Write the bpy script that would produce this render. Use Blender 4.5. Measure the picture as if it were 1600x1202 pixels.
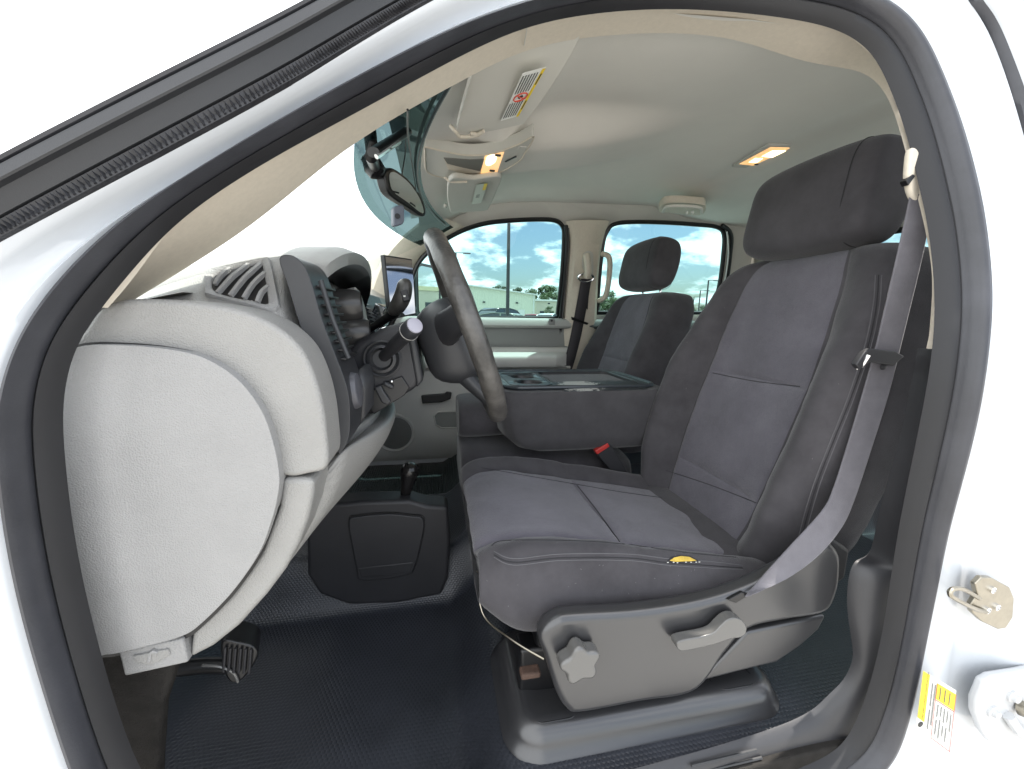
import bpy, bmesh, math, random
from mathutils import Vector, Matrix
random.seed(7)
R = math.radians
for o in list(bpy.data.objects): bpy.data.objects.remove(o)
scene = bpy.context.scene
COL = scene.collection

# ------------------------------------------------------------------ camera
# x = towards the rear of the truck, y = from the driver's door to the passenger's door, z = up, ground = 0
FPX = 620.0; YAW, PIT, ROL = R(11), R(-10), R(1.0)
CAMP = Vector((0, 0, 1.45))
fw = Vector((math.sin(YAW)*math.cos(PIT), math.cos(YAW)*math.cos(PIT), math.sin(PIT)))
rt = fw.cross(Vector((0, 0, 1))).normalized(); up = rt.cross(fw)
rt, up = rt*math.cos(ROL)+up*math.sin(ROL), up*math.cos(ROL)-rt*math.sin(ROL)
cd = bpy.data.cameras.new('camera'); cam = bpy.data.objects.new('camera', cd); COL.objects.link(cam)
cam.matrix_world = Matrix(((rt.x, up.x, -fw.x, CAMP.x), (rt.y, up.y, -fw.y, CAMP.y), (rt.z, up.z, -fw.z, CAMP.z), (0, 0, 0, 1)))
cd.sensor_width = 36; cd.lens = 36*FPX/1600; cd.clip_start = .01; cd.clip_end = 2000
scene.camera = cam

# ------------------------------------------------------------------ sky, sun, exposure
SUN_AZ, SUN_EL = R(14), R(70)           # sun behind the truck, high; azimuth measured from +x towards +y
sdir = Vector((math.cos(SUN_AZ)*math.cos(SUN_EL), math.sin(SUN_AZ)*math.cos(SUN_EL), math.sin(SUN_EL)))
w = bpy.data.worlds.new('World'); scene.world = w; w.use_nodes = True
N = w.node_tree.nodes; L = w.node_tree.links; N.clear()
out = N.new('ShaderNodeOutputWorld'); bg = N.new('ShaderNodeBackground'); bg.inputs['Strength'].default_value = .1
sky = N.new('ShaderNodeTexSky'); sky.sky_type = 'NISHITA'; sky.sun_disc = False
sky.sun_elevation = SUN_EL; sky.sun_rotation = R(90)-SUN_AZ
sky.air_density = 1.0; sky.dust_density = 2.0; sky.ozone_density = 1.0
tc = N.new('ShaderNodeTexCoord'); sx = N.new('ShaderNodeSeparateXYZ'); L.new(tc.outputs['Generated'], sx.inputs[0])
def wm(op, a, b=None, c=None):
    n = N.new('ShaderNodeMath'); n.operation = op
    for i, v in enumerate((a, b, c)):
        if v is None: continue
        if isinstance(v, (int, float)): n.inputs[i].default_value = v
        else: L.new(v, n.inputs[i])
    return n.outputs[0]
zz = wm('ADD', wm('MAXIMUM', sx.outputs[2], 0.0), .30)
cx = wm('DIVIDE', sx.outputs[0], zz); cy = wm('DIVIDE', sx.outputs[1], zz)
cc = N.new('ShaderNodeCombineXYZ'); L.new(cx, cc.inputs[0]); L.new(cy, cc.inputs[1])
ns = N.new('ShaderNodeTexNoise'); ns.inputs['Scale'].default_value = 3.1; ns.inputs['Detail'].default_value = 7; ns.inputs['Roughness'].default_value = .56
L.new(cc.outputs[0], ns.inputs['Vector'])
front = N.new('ShaderNodeMapRange'); front.inputs['From Min'].default_value = .1; front.inputs['From Max'].default_value = -.45
front.inputs['To Min'].default_value = 0; front.inputs['To Max'].default_value = .34; L.new(sx.outputs[0], front.inputs['Value'])
cl = N.new('ShaderNodeMapRange'); cl.interpolation_type = 'SMOOTHSTEP'
cl.inputs['From Min'].default_value = .44; cl.inputs['From Max'].default_value = .58
L.new(wm('ADD', ns.outputs['Fac'], front.outputs[0]), cl.inputs['Value'])
mixc = N.new('ShaderNodeMix'); mixc.data_type = 'RGBA'
L.new(wm('MULTIPLY', cl.outputs[0], .92), mixc.inputs['Factor']); L.new(sky.outputs[0], mixc.inputs['A'])
mixc.inputs['B'].default_value = (11.5, 11.8, 12.0, 1)
L.new(mixc.outputs['Result'], bg.inputs['Color']); L.new(bg.outputs[0], out.inputs[0])
sl = bpy.data.lights.new('sun', 'SUN'); sl.energy = 3.2; sl.angle = R(.53); sl.color = (1, .95, .87)
so = bpy.data.objects.new('sun', sl); COL.objects.link(so); so.rotation_euler = sdir.to_track_quat('Z', 'Y').to_euler()
scene.view_settings.view_transform = 'Standard'; scene.view_settings.look = 'None'
scene.view_settings.exposure = 1.52; scene.view_settings.gamma = 1; scene.view_settings.use_curve_mapping = False
scene.render.engine = 'CYCLES'
try:
    scene.cycles.max_bounces = 14; scene.cycles.diffuse_bounces = 6; scene.cycles.transparent_max_bounces = 24; scene.cycles.caustics_reflective = False
except Exception: pass

# ------------------------------------------------------------------ points
def ray(px, py): return fw + rt*((px-800)/FPX) - up*((py-601)/FPX)
def P(px, py, Y): d = ray(px, py); return CAMP + d*(Y/d.y)
def PZ(px, py, Z): d = ray(px, py); return CAMP + d*((Z-CAMP.z)/d.z)
def ys(z): return .42 + .30*max(0, z-1.40)                  # the driver's body side leans in above the belt
def yf(z): return 2.06 - .30*max(0, z-1.42)                 # the passenger's body side
def S(px, py, off=0.):
    y = .45
    for _ in range(40): y = .5*y + .5*(ys(P(px, py, y).z)+off)
    return P(px, py, y)
def FS(px, py, off=0.):
    y = 2.0
    for _ in range(40): y = .5*y + .5*(yf(P(px, py, y).z)+off)
    return P(px, py, y)

# ------------------------------------------------------------------ materials
MATS = {}
def mat(name, col, rough=.6, metal=0., spec=.5, bump=None, var=None, emit=None, coat=0., sheen=0., kind='noise'):
    """bump = (scale, strength, distance); var = (scale, amount) colour mottling"""
    if name in MATS: return MATS[name]
    m = bpy.data.materials.new(name); m.use_nodes = True; nt = m.node_tree; b = nt.nodes['Principled BSDF']
    b.inputs['Base Color'].default_value = (*col, 1); b.inputs['Roughness'].default_value = rough
    b.inputs['Metallic'].default_value = metal; b.inputs['Specular IOR Level'].default_value = spec
    if coat: b.inputs['Coat Weight'].default_value = coat; b.inputs['Coat Roughness'].default_value = .08
    if sheen: b.inputs['Sheen Weight'].default_value = sheen; b.inputs['Sheen Roughness'].default_value = .4
    if emit: b.inputs['Emission Color'].default_value = (*emit[:3], 1); b.inputs['Emission Strength'].default_value = emit[3]
    t = nt.nodes.new('ShaderNodeTexCoord')
    if var:
        n = nt.nodes.new('ShaderNodeTexNoise'); n.inputs['Scale'].default_value = var[0]; n.inputs['Detail'].default_value = 5; n.inputs['Roughness'].default_value = .65
        nt.links.new(t.outputs['Object'], n.inputs['Vector'])
        mr = nt.nodes.new('ShaderNodeMapRange'); mr.inputs['From Min'].default_value = .3; mr.inputs['From Max'].default_value = .7
        mr.inputs['To Min'].default_value = 1-var[1]; mr.inputs['To Max'].default_value = 1+var[1]; nt.links.new(n.outputs['Fac'], mr.inputs['Value'])
        mx = nt.nodes.new('ShaderNodeVectorMath'); mx.operation = 'SCALE'; mx.inputs[0].default_value = col
        nt.links.new(mr.outputs[0], mx.inputs['Scale']); nt.links.new(mx.outputs[0], b.inputs['Base Color'])
        m2 = nt.nodes.new('ShaderNodeMapRange'); m2.inputs['To Min'].default_value = max(0, rough-.08); m2.inputs['To Max'].default_value = min(1, rough+.08)
        nt.links.new(n.outputs['Fac'], m2.inputs['Value']); nt.links.new(m2.outputs[0], b.inputs['Roughness'])
    if bump:
        bp = nt.nodes.new('ShaderNodeBump'); bp.inputs['Strength'].default_value = bump[1]; bp.inputs['Distance'].default_value = bump[2]
        if kind == 'grain':
            n = nt.nodes.new('ShaderNodeTexVoronoi'); n.inputs['Scale'].default_value = bump[0]; o = n.outputs['Distance']
        elif kind == 'hex':
            def mm(op, a_, b_=None):
                q_ = nt.nodes.new('ShaderNodeMath'); q_.operation = op
                for i_, v_ in enumerate((a_, b_)):
                    if v_ is None: continue
                    if isinstance(v_, (int, float)): q_.inputs[i_].default_value = v_
                    else: nt.links.new(v_, q_.inputs[i_])
                return q_.outputs[0]
            sp_ = nt.nodes.new('ShaderNodeSeparateXYZ'); nt.links.new(t.outputs['Object'], sp_.inputs[0])
            hx_ = mm('MULTIPLY', sp_.outputs[0], bump[0]); hy_ = mm('DIVIDE', mm('MULTIPLY', mm('ADD', sp_.outputs[1], sp_.outputs[2]), bump[0]), 1.732)
            def cell(o1, o2):
                u_ = mm('SUBTRACT', mm('FRACT', mm('ADD', hx_, o1)), .5); v_ = mm('MULTIPLY', mm('SUBTRACT', mm('FRACT', mm('ADD', hy_, o2)), .5), 1.732)
                return mm('SQRT', mm('ADD', mm('MULTIPLY', u_, u_), mm('MULTIPLY', v_, v_)))
            o = mm('MINIMUM', mm('MULTIPLY', mm('MINIMUM', cell(100., 100.), cell(100.5, 100.5)), -1.), -.22); n = None
        elif kind == 'weave':
            n = nt.nodes.new('ShaderNodeTexWave'); n.inputs['Scale'].default_value = bump[0]; n.inputs['Distortion'].default_value = 2.5; n.inputs['Detail'].default_value = 3; n.inputs['Detail Scale'].default_value = 3; o = n.outputs['Fac']
        else:
            n = nt.nodes.new('ShaderNodeTexNoise'); n.inputs['Scale'].default_value = bump[0]; n.inputs['Detail'].default_value = 4; o = n.outputs['Fac']
        n and nt.links.new(t.outputs['Object'], n.inputs['Vector']); nt.links.new(o, bp.inputs['Height']); nt.links.new(bp.outputs[0], b.inputs['Normal'])
    MATS[name] = m; return m
def glass(name, tint, gloss=.06, rough=.0):
    m = bpy.data.materials.new(name); m.use_nodes = True; nt = m.node_tree; nt.nodes.clear()
    o = nt.nodes.new('ShaderNodeOutputMaterial'); t = nt.nodes.new('ShaderNodeBsdfTransparent'); t.inputs[0].default_value = (*tint, 1)
    g = nt.nodes.new('ShaderNodeBsdfGlossy'); g.inputs['Roughness'].default_value = rough
    mx = nt.nodes.new('ShaderNodeMixShader'); mx.inputs[0].default_value = gloss
    nt.links.new(t.outputs[0], mx.inputs[1]); nt.links.new(g.outputs[0], mx.inputs[2]); nt.links.new(mx.outputs[0], o.inputs[0])
    return m
M_paint = mat('white_paint', (.57, .595, .625), .25, coat=.6, var=(3, .03))
M_seal = mat('seal_rubber', (.042, .043, .050), .36, bump=(400, .15, .001), var=(9, .25))
M_lip = mat('seal_lip_rubber', (.012, .012, .014), .6, var=(15, .2))
M_brush = mat('ribbed_rubber', (.022, .022, .025), .5, bump=(70, .9, .004), var=(30, .35))
M_beige = mat('beige_trim', (.62, .56, .465), .75, bump=(900, .2, .0008), var=(120, .05))
M_liner = mat('headliner_cloth', (.68, .655, .60), .95, spec=.15, bump=(1300, .25, .0006), var=(4, .03), sheen=.15)
M_visor = mat('visor_vinyl', (.56, .55, .50), .85, spec=.2, bump=(900, .2, .0006))
M_greyp = mat('grey_trim_plastic', (.56, .545, .50), .8, spec=.2, bump=(700, .2, .0008), var=(6, .03))
M_dash = mat('dash_grey_plastic', (.285, .282, .278), .5, spec=.5, bump=(520, .5, .0014), var=(14, .05), kind='grain')
M_dash2 = mat('dash_grey_soft', (.275, .27, .258), .48, spec=.5, bump=(520, .5, .0014), var=(12, .05), kind='grain')
M_chr = mat('charcoal_plastic', (.026, .027, .030), .42, bump=(800, .15, .0006), var=(8, .12))
M_chd = mat('dark_plastic', (.022, .022, .025), .5, bump=(700, .25, .0008), var=(8, .15))
M_blk = mat('black_plastic', (.008, .008, .009), .35)
M_silver = mat('silver_plastic', (.46, .45, .42), .4, metal=.15, var=(30, .04))
M_seat = mat('seat_cloth_dark', (.062, .059, .064), .95, spec=.12, bump=(1500, .5, .0012), var=(9, .26), sheen=.25)
M_seat2 = mat('seat_cloth_centre', (.118, .112, .132), .95, spec=.12, bump=(750, .7, .0016), var=(9, .18), sheen=.3, kind='grain')
M_thread = mat('seam_thread', (.02, .02, .023), .9)
M_val = mat('seat_side_plastic', (.032, .032, .034), .28, spec=.9)
M_val2 = mat('knob_plastic', (.10, .098, .094), .27, spec=.8)
M_web = mat('belt_webbing', (.125, .12, .135), .8, bump=(900, .5, .0012), var=(40, .12), sheen=.3)
M_webd = mat('belt_webbing_dark', (.045, .04, .045), .85, bump=(900, .4, .001))
M_mat = mat('rubber_floor', (.030, .033, .041), .31, spec=.6, bump=(120, .45, .004), var=(5, .3), kind='hex')
M_matr = mat('ribbed_floor', (.020, .028, .030), .42, bump=(30, .7, .004), kind='weave')
M_cpt = mat('dark_carpet', (.030, .028, .026), .95, spec=.1, bump=(600, .8, .003), var=(30, .3))
M_sill = mat('sill_plastic', (.034, .034, .037), .45, bump=(700, .2, .0008), var=(7, .15))
M_steel = mat('bare_steel', (.36, .33, .27), .33, metal=1., var=(60, .12))
M_chrome = mat('chrome', (.8, .8, .8), .12, metal=1.)
M_rust = mat('rusty_steel', (.07, .04, .028), .8, bump=(200, .6, .002), var=(70, .4))
M_foam = mat('yellow_foam', (.58, .40, .07), .9, bump=(300, .8, .003), var=(100, .2))
M_red = mat('red_button', (.42, .035, .03), .35)
M_yel = mat('yellow_print', (.85, .62, .03), .6)
M_wht = mat('white_label', (.78, .78, .74), .6)
M_inkg = mat('grey_ink', (.12, .12, .12), .6); M_ink = mat('black_ink', (.03, .03, .03), .6)
M_redi = mat('red_ink', (.55, .08, .05), .6)
M_leather = mat('worn_leather', (.055, .052, .048), .36, spec=.6, bump=(130, .5, .002), var=(22, .6))
M_mirror = mat('mirror_glass', (.82, .84, .84), .01, metal=1.)
M_screen = mat('screen_glass', (.010, .014, .018), .04, spec=1.0); M_screen.node_tree.nodes['Principled BSDF'].inputs['IOR'].default_value = 2.3
M_lens = mat('lit_lamp_lens', (.9, .75, .5), .4, emit=(1, .50, .16, .30))
M_bulb = mat('lit_bulb', (1, .9, .7), .4, emit=(1, .80, .45, 1.3))
G_tint = glass('tinted_side_glass', (.355, .54, .53), .02)
G_wind = glass('windshield_glass', (.86, .90, .88), .02)
G_band = glass('windshield_shade_band', (.075, .115, .12), .12)
G_rear = glass('tinted_rear_glass', (.29, .44, .45), .02)

# ------------------------------------------------------------------ mesh helpers
def thing(name, label, cat, loc=(0, 0, 0), group=None):
    o = bpy.data.objects.new(name, None); COL.objects.link(o); o.location = loc; o.empty_display_size = .05
    o['label'] = label; o['category'] = cat
    if group: o['group'] = group
    return o
def tag(o, label, cat, group=None):
    o['label'] = label; o['category'] = cat
    if group: o['group'] = group
    return o
def rootloc(p):
    v = Vector((0, 0, 0))
    if p.type == 'EMPTY': v = p.location.copy()
    return v
def mesh(name, vs, fs, m, par=None, ang=40, bev=0., sub=0, sol=0., mi=None, seg=3):
    me = bpy.data.meshes.new(name); me.from_pydata([tuple(v) for v in vs], [], fs); me.validate()
    ms = m if isinstance(m, (list, tuple)) else [m]
    for q in ms: me.materials.append(q)
    if mi:
        for p, i in zip(me.polygons, mi): p.material_index = i
    bm = bmesh.new(); bm.from_mesh(me); bmesh.ops.recalc_face_normals(bm, faces=bm.faces); bm.to_mesh(me); bm.free()
    for p in me.polygons: p.use_smooth = True
    if not sub: me.set_sharp_from_angle(angle=R(ang))
    o = bpy.data.objects.new(name, me); COL.objects.link(o)
    if sol: d = o.modifiers.new('s', 'SOLIDIFY'); d.thickness = sol; d.offset = 0
    if bev:
        d = o.modifiers.new('b', 'BEVEL'); d.width = bev; d.segments = seg; d.limit_method = 'ANGLE'; d.angle_limit = R(35); d.harden_normals = False
    if sub: d = o.modifiers.new('u', 'SUBSURF'); d.levels = d.render_levels = sub
    if par is not None:
        o.parent = par; o.matrix_parent_inverse = Matrix.Translation(-rootloc(par))
    return o
def crom(p, n, closed=False):
    """n points along a Catmull-Rom curve through p"""
    k = len(p); segs = k if closed else k-1; outp = []
    for i in range(n):
        u = i/n*segs if closed else i/(n-1)*segs
        j = min(int(u), segs-1); t = u-j
        g = (lambda q: p[q % k]) if closed else (lambda q: p[max(0, min(k-1, q))])
        a, b, c, d = g(j-1), g(j), g(j+1), g(j+2)
        outp.append(.5*((2*b)+(c-a)*t+(2*a-5*b+4*c-d)*t*t+(3*b-a-3*c+d)*t**3))
    return outp
def relax(p, it, closed):
    n = len(p)
    for _ in range(it):
        p = [p[i] if (not closed and i in (0, n-1)) else p[i]*.5+(p[i-1]+p[(i+1) % n])*.25 for i in range(n)]
    return p
def grid(name, rows, m, par=None, closed=False, ringclosed=False, cap=False, mfun=None, **k):
    """rows of points -> quads"""
    a, b = len(rows), len(rows[0]); vs = [v for r in rows for v in r]; fs = []; mi = []
    for i in range(a if closed else a-1):
        for j in range(b if ringclosed else b-1):
            i2, j2 = (i+1) % a, (j+1) % b
            fs.append((i*b+j, i*b+j2, i2*b+j2, i2*b+j)); mi.append(mfun(i, j) if mfun else 0)
    if cap:
        if cap != 'end': fs.append(tuple(range(b))); mi.append(0)
        fs.append(tuple((a-1)*b+j for j in range(b))); mi.append(0)
    return mesh(name, vs, fs, m, par, mi=mi if mfun else None, **k)
def ribbon(name, A, B, prof, m, par=None, n=90, closed=False, d=Vector((0, -1, 0)), mfun=None, rel=False, sm=0, **k):
    A = relax(crom(A, n, closed), sm, closed); B = relax(crom(B, n, closed), sm, closed)
    rows = [[a.lerp(b, t)+d*(h*min((a-b).length, .12) if rel else h) for t, h in prof] for a, b in zip(A, B)]
    return grid(name, rows, m, par, closed=closed, mfun=mfun, **k)
def slab(name, pts, thick, m, par=None, bev=.004, smooth=0, seg=3, **k):
    if smooth: pts = crom(pts, smooth, True)
    n = len(pts); t = Vector(thick)
    vs = list(pts)+[p+t for p in pts]
    fs = [tuple(range(n)), tuple(range(2*n-1, n-1, -1))]+[(i, i+n, (i+1) % n+n, (i+1) % n) for i in range(n)]
    return mesh(name, vs, fs, m, par, bev=bev, seg=seg, **k)
def tube(name, pts, r, m, par=None, seg=10, closed=False, n=0, flat=1., **k):
    if n: pts = crom(pts, n, closed)
    rows = []; K = len(pts); prev = None
    for i, p in enumerate(pts):
        a = pts[(i-1) % K] if closed or i else p; b = pts[(i+1) % K] if closed or i < K-1 else p
        t = (b-a).normalized()
        if prev is None:
            ref = Vector((0, 0, 1)) if abs(t.z) < .9 else Vector((1, 0, 0)); e = t.cross(ref).normalized()
        else: e = (prev-t*prev.dot(t)).normalized()
        prev = e; g = t.cross(e); rr = r[i*len(r)//K] if isinstance(r, (list, tuple)) else r
        rows.append([p+(e*math.cos(q)+g*math.sin(q)*flat)*rr for q in [2*math.pi*s/seg for s in range(seg)]])
    return grid(name, rows, m, par, closed=closed, ringclosed=True, cap=not closed, **k)
def box(name, c, s, m, par=None, bev=.004, rot=None, seg=3, **k):
    c = Vector(c); hx, hy, hz = s[0]/2, s[1]/2, s[2]/2
    vs = [Vector((x*hx, y*hy, z*hz)) for x in (-1, 1) for y in (-1, 1) for z in (-1, 1)]
    if rot: vs = [rot @ v for v in vs]
    fs = [(0, 1, 3, 2), (4, 6, 7, 5), (0, 4, 5, 1), (2, 3, 7, 6), (0, 2, 6, 4), (1, 5, 7, 3)]
    return mesh(name, [v+c for v in vs], fs, m, par, bev=min(bev, min(s)*.45), seg=seg, **k)
def lathe(name, c, axis, prof, m, par=None, seg=28, cap=True, **k):
    """prof = [(distance along axis, radius)]"""
    ax = Vector(axis).normalized(); e = ax.orthogonal().normalized(); g = ax.cross(e); c = Vector(c)
    rows = [[c+ax*t+(e*math.cos(q)+g*math.sin(q))*r for q in [2*math.pi*s/seg for s in range(seg)]] for t, r in prof]
    return grid(name, rows, m, par, ringclosed=True, cap=cap, **k)
def holed(name, outer, holes, m, par=None, sol=0., **k):
    """flat or gently curved sheet with holes"""
    bm = bmesh.new(); es = []
    for loop in [outer]+holes:
        vv = [bm.verts.new(p) for p in loop]
        es += [bm.edges.new((vv[i], vv[(i+1) % len(vv)])) for i in range(len(vv))]
    bmesh.ops.triangle_fill(bm, use_beauty=True, use_dissolve=False, edges=es, normal=(0, 1, 0))
    vs = [v.co.copy() for v in bm.verts]; bm.verts.index_update(); fs = [tuple(v.index for v in f.verts) for f in bm.faces]; bm.free()
    return mesh(name, vs, fs, m, par, sol=sol, ang=60, **k)
def text(name, body, origin, ux, uy, size, m, par):
    """flat print: letters laid on a plane spanned by ux, uy"""
    cu = bpy.data.curves.new('t', 'FONT'); cu.body = body; cu.size = size; cu.resolution_u = 2
    ob = bpy.data.objects.new('t', cu); COL.objects.link(ob)
    me0 = ob.to_mesh(); vs = [Vector(origin)+ux*v.co.x+uy*v.co.y for v in me0.vertices]; fs = [tuple(p.vertices) for p in me0.polygons]
    ob.to_mesh_clear(); bpy.data.objects.remove(ob)
    return mesh(name, vs, fs, m, par)
def px(l, Y): return [P(a, b, Y) for a, b in l]
def interp(x, tab):
    for (a, b), (c, d) in zip(tab, tab[1:]):
        if x <= c: return b+(d-b)*max(0, min(1, (x-a)/(c-a)))
    return tab[-1][1]
def sst(a, b, x): t = max(0, min(1, (x-a)/(b-a))); return t*t*(3-2*t)
V = Vector
def rr_(x0, x1, y0, y1, r, n=7):
    o = []
    for cx0, cy0, a0 in [(x1-r, y1-r, 0), (x0+r, y1-r, 90), (x0+r, y0+r, 180), (x1-r, y0+r, 270)]:
        for k in range(n): a = R(a0+90*k/(n-1)); o.append((cx0+r*math.cos(a), cy0+r*math.sin(a)))
    return o

# ================================================================== the place outside
M_conc = mat('pale_concrete', (.36, .352, .335), .9, bump=(30, .3, .01), var=(1.2, .12))
g = mesh('parking_lot_ground', [V((-400, -400, 0)), V((400, -400, 0)), V((400, 400, 0)), V((-400, 400, 0))], [(0, 1, 2, 3)], M_conc); g['kind'] = 'structure'

# ================================================================== truck cab shell
cab = thing('truck_cab', 'white pickup truck cab seen through the open driver doorway', 'truck cab', (.4, 1.24, .45))
OI = [((125,1202),(202,1202)),((60,1000),(143,1000)),((25,850),(108,850)),((8,700),(92,700)),((10,640),(90,640)),((30,560),(100,565)),
 ((65,490),(132,505)),((120,420),(190,435)),((200,345),(262,350)),((300,280),(350,289)),((400,218),(437,236)),((500,160),(530,187)),
 ((600,105),(625,135)),((700,55),(715,86)),((790,22),(800,45)),((900,-10),(890,20)),((1050,-32),(1030,7)),((1200,-35),(1150,14)),
 ((1300,-25),(1263,28)),((1373,0),(1320,45)),((1419,37),(1355,67)),((1447,85),(1378,95)),((1467,133),(1395,133)),((1487,184),(1414,180)),
 ((1504,240),(1431,240)),((1518,297),(1445,305)),((1526,340),(1454,340)),((1534,405),(1464,410)),((1537,461),(1467,470)),((1534,517),(1466,520)),
 ((1525,592),(1458,592)),((1510,680),(1440,680)),((1475,800),(1415,800)),((1464,850),(1406,850)),((1447,940),(1392,940)),((1434,1000),(1383,1000)),
 ((1424,1061),(1368,1061)),((1410,1118),(1350,1118)),((1397,1161),(1327,1161)),((1377,1195),(1300,1188)),((1300,1262),(1200,1228)),((1100,1310),(1000,1275)),
 ((600,1390),(600,1330)),((300,1390),(350,1320)),((170,1320),(260,1280))]
SO = [S(*a) for a, b in OI]; SI = [S(*b, .022) for a, b in OI]
ribbon('door_seal', SO, SI, [(0, 0), (.03, .008), (.10, .015), (.22, .018), (.34, .015), (.43, .007), (.46, .0), (.50, -.002), (.54, .003), (.62, .006), (.76, .004), (.90, .0), (1, -.005)],
       [M_seal, M_lip], cab, n=360, closed=True, mfun=lambda i, j: 0 if j < 6 else 1, ang=60, sm=45)
# painted channel round the opening
OB = [(-150,1202),(-200,1000),(-230,850),(-240,720),(-240,640),(-200,540),(-150,462),(-75,420),(0,377),(150,294),(300,214),(437,141),(569,62),(674,1),
 (770,-48),(880,-85),(1040,-120),(1220,-130),(1370,-110),(1470,-60),(1512,0),(1538,35),(1556,75),(1580,140),(1603,225),(1622,290),(1633,340),(1645,405),(1655,461),(1660,517),
 (1660,592),(1660,680),(1655,800),(1655,850),(1650,940),(1648,1000),(1645,1061),(1640,1118),(1635,1161),(1630,1195),(1450,1330),(1150,1420),(600,1500),(250,1500),(50,1420)]
PB = [S(a, b, -.03) for a, b in OB]
ribbon('painted_door_frame', [p+V((0, .006, 0)) for p in SO], PB, [(0, -.014), (.04, -.007), (.10, -.002), (.16, .001), (.22, .002), (.32, -.006), (.40, -.010), (.62, -.010), (.74, -.004), (.9, .002), (1, .0)], M_paint, cab, n=300, closed=True, ang=70, sm=35)
# outer weatherstrip above the windshield pillar and roof rail
DL = [(-330,560),(-150,460),(0,376),(219,258),(437,140),(569,61),(674,0),(770,-48),(880,-85),(1040,-120),(1220,-130),(1370,-110),(1450,-75)]
DU = [(-330,440),(-150,335),(0,249),(219,136),(437,26),(540,-30),(640,-80),(740,-125),(860,-165),(1040,-200),(1240,-215),(1410,-190),(1500,-130)]
ribbon('roof_drip_seal', [S(a, b, -.032) for a, b in DL], [S(a, b, -.052) for a, b in DU],
       [(0, -.004), (.02, .002), (.07, .002), (.14, .000), (.26, .001), (.27, -.003), (.30, -.003), (.31, .001), (.60, .004), (.61, .010), (.64, .011), (.84, .008), (.845, -.004), (.87, -.004), (.875, .003), (.90, .007), (.95, .008), (.98, .005), (1, -.004)],
       [M_brush, M_chr, M_seal], cab, n=160, mfun=lambda i, j: 0 if j < 4 else (1 if j < 12 else 2), ang=35, sm=20)
nb = 170
ta, tb = crom([S(a, b, -.034) for a, b in DL[1:8]], nb), crom([S(a, b, -.039) for a, b in DU[1:8]], nb)
vs, fs = [], []
for i in range(nb):
    a = ta[i].lerp(tb[i], .06); b = ta[i].lerp(tb[i], .24); tg = (ta[min(nb-1, i+1)]-ta[max(0, i-1)]).normalized()*.0016; s = tg*2.2
    k = len(vs); vs += [a-tg+s, a+tg+s, b+tg-s, b-tg-s, a+s+V((0, -.003, 0)), b-s+V((0, -.003, 0))]
    fs += [(k, k+4, k+5, k+3), (k+1, k+2, k+5, k+4), (k, k+1, k+4), (k+3, k+5, k+2)]
o = mesh('seal_teeth', vs, fs, M_brush, cab); o['kind'] = 'stuff'
# outer skin that closes the cab round the opening
ribbon('roof_side', [S(a, b, -.050) for a, b in DU], [S(a, b, -.050)+V((.02, .13, .055)) for a, b in DU], [(0, 0), (.5, 0), (1, 0)], M_paint, cab, n=60)
slab('front_fender', [V((x, .37, z)) for x, z in [(-.50, .50), (-.52, .75), (-.50, 1.05), (-.47, 1.30), (-.55, 1.37), (-.80, 1.385), (-1.7, 1.33), (-1.75, .95), (-1.45, 1.0), (-1.15, .95), (-1.0, .50)]], (0, .08, 0), M_paint, cab, bev=.02)
slab('far_fender', [V((x, 2.05, z)) for x, z in [(-.60, .50), (-.60, 1.36), (-.80, 1.385), (-1.7, 1.33), (-1.75, .95), (-1.45, 1.0), (-1.15, .95), (-1.0, .50)]], (0, .08, 0), M_paint, cab, bev=.02)
slab('hood', [V((-.82, .46, 1.375)), V((-.82, 2.04, 1.375)), V((-1.75, 2.04, 1.31)), V((-1.75, .46, 1.31))], (0, 0, -.06), M_paint, cab, bev=.02)
slab('rocker_panel', [V((x, .365, z)) for x, z in [(-.52, .44), (1.05, .44), (1.05, .60), (-.52, .60)]], (0, .09, 0), M_paint, cab, bev=.02)
# gap seal and rear door edge at the B pillar
GA = [(1440,-100),(1490,-45),(1512,0),(1538,35),(1556,75),(1580,140),(1603,225),(1622,290),(1645,405),(1660,517),(1662,680),(1655,850),(1648,1000),(1635,1161),(1620,1260)]
GB = [(1450,-115),(1505,-55),(1531,0),(1548,28),(1566,62),(1600,150),(1625,225),(1645,290),(1668,405),(1683,517),(1686,680),(1680,850),(1672,1000),(1660,1161),(1645,1260)]
ribbon('rear_gap_seal', [S(a, b, -.030) for a, b in GA], [S(a, b, -.034) for a, b in GB], [(0, -.006), (.1, .004), (.5, .008), (.9, .004), (1, -.01)], M_seal, cab, n=90)
GC = [(a+330, b+20) for a, b in GB]
o = ribbon('rear_door_edge', [S(a, b, -.030) for a, b in GB], [S(a, b, -.075) for a, b in GC], [(0, -.02), (.02, .0), (.06, .012), (.15, .014), (1, 0)], M_paint, cab, n=90)
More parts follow.
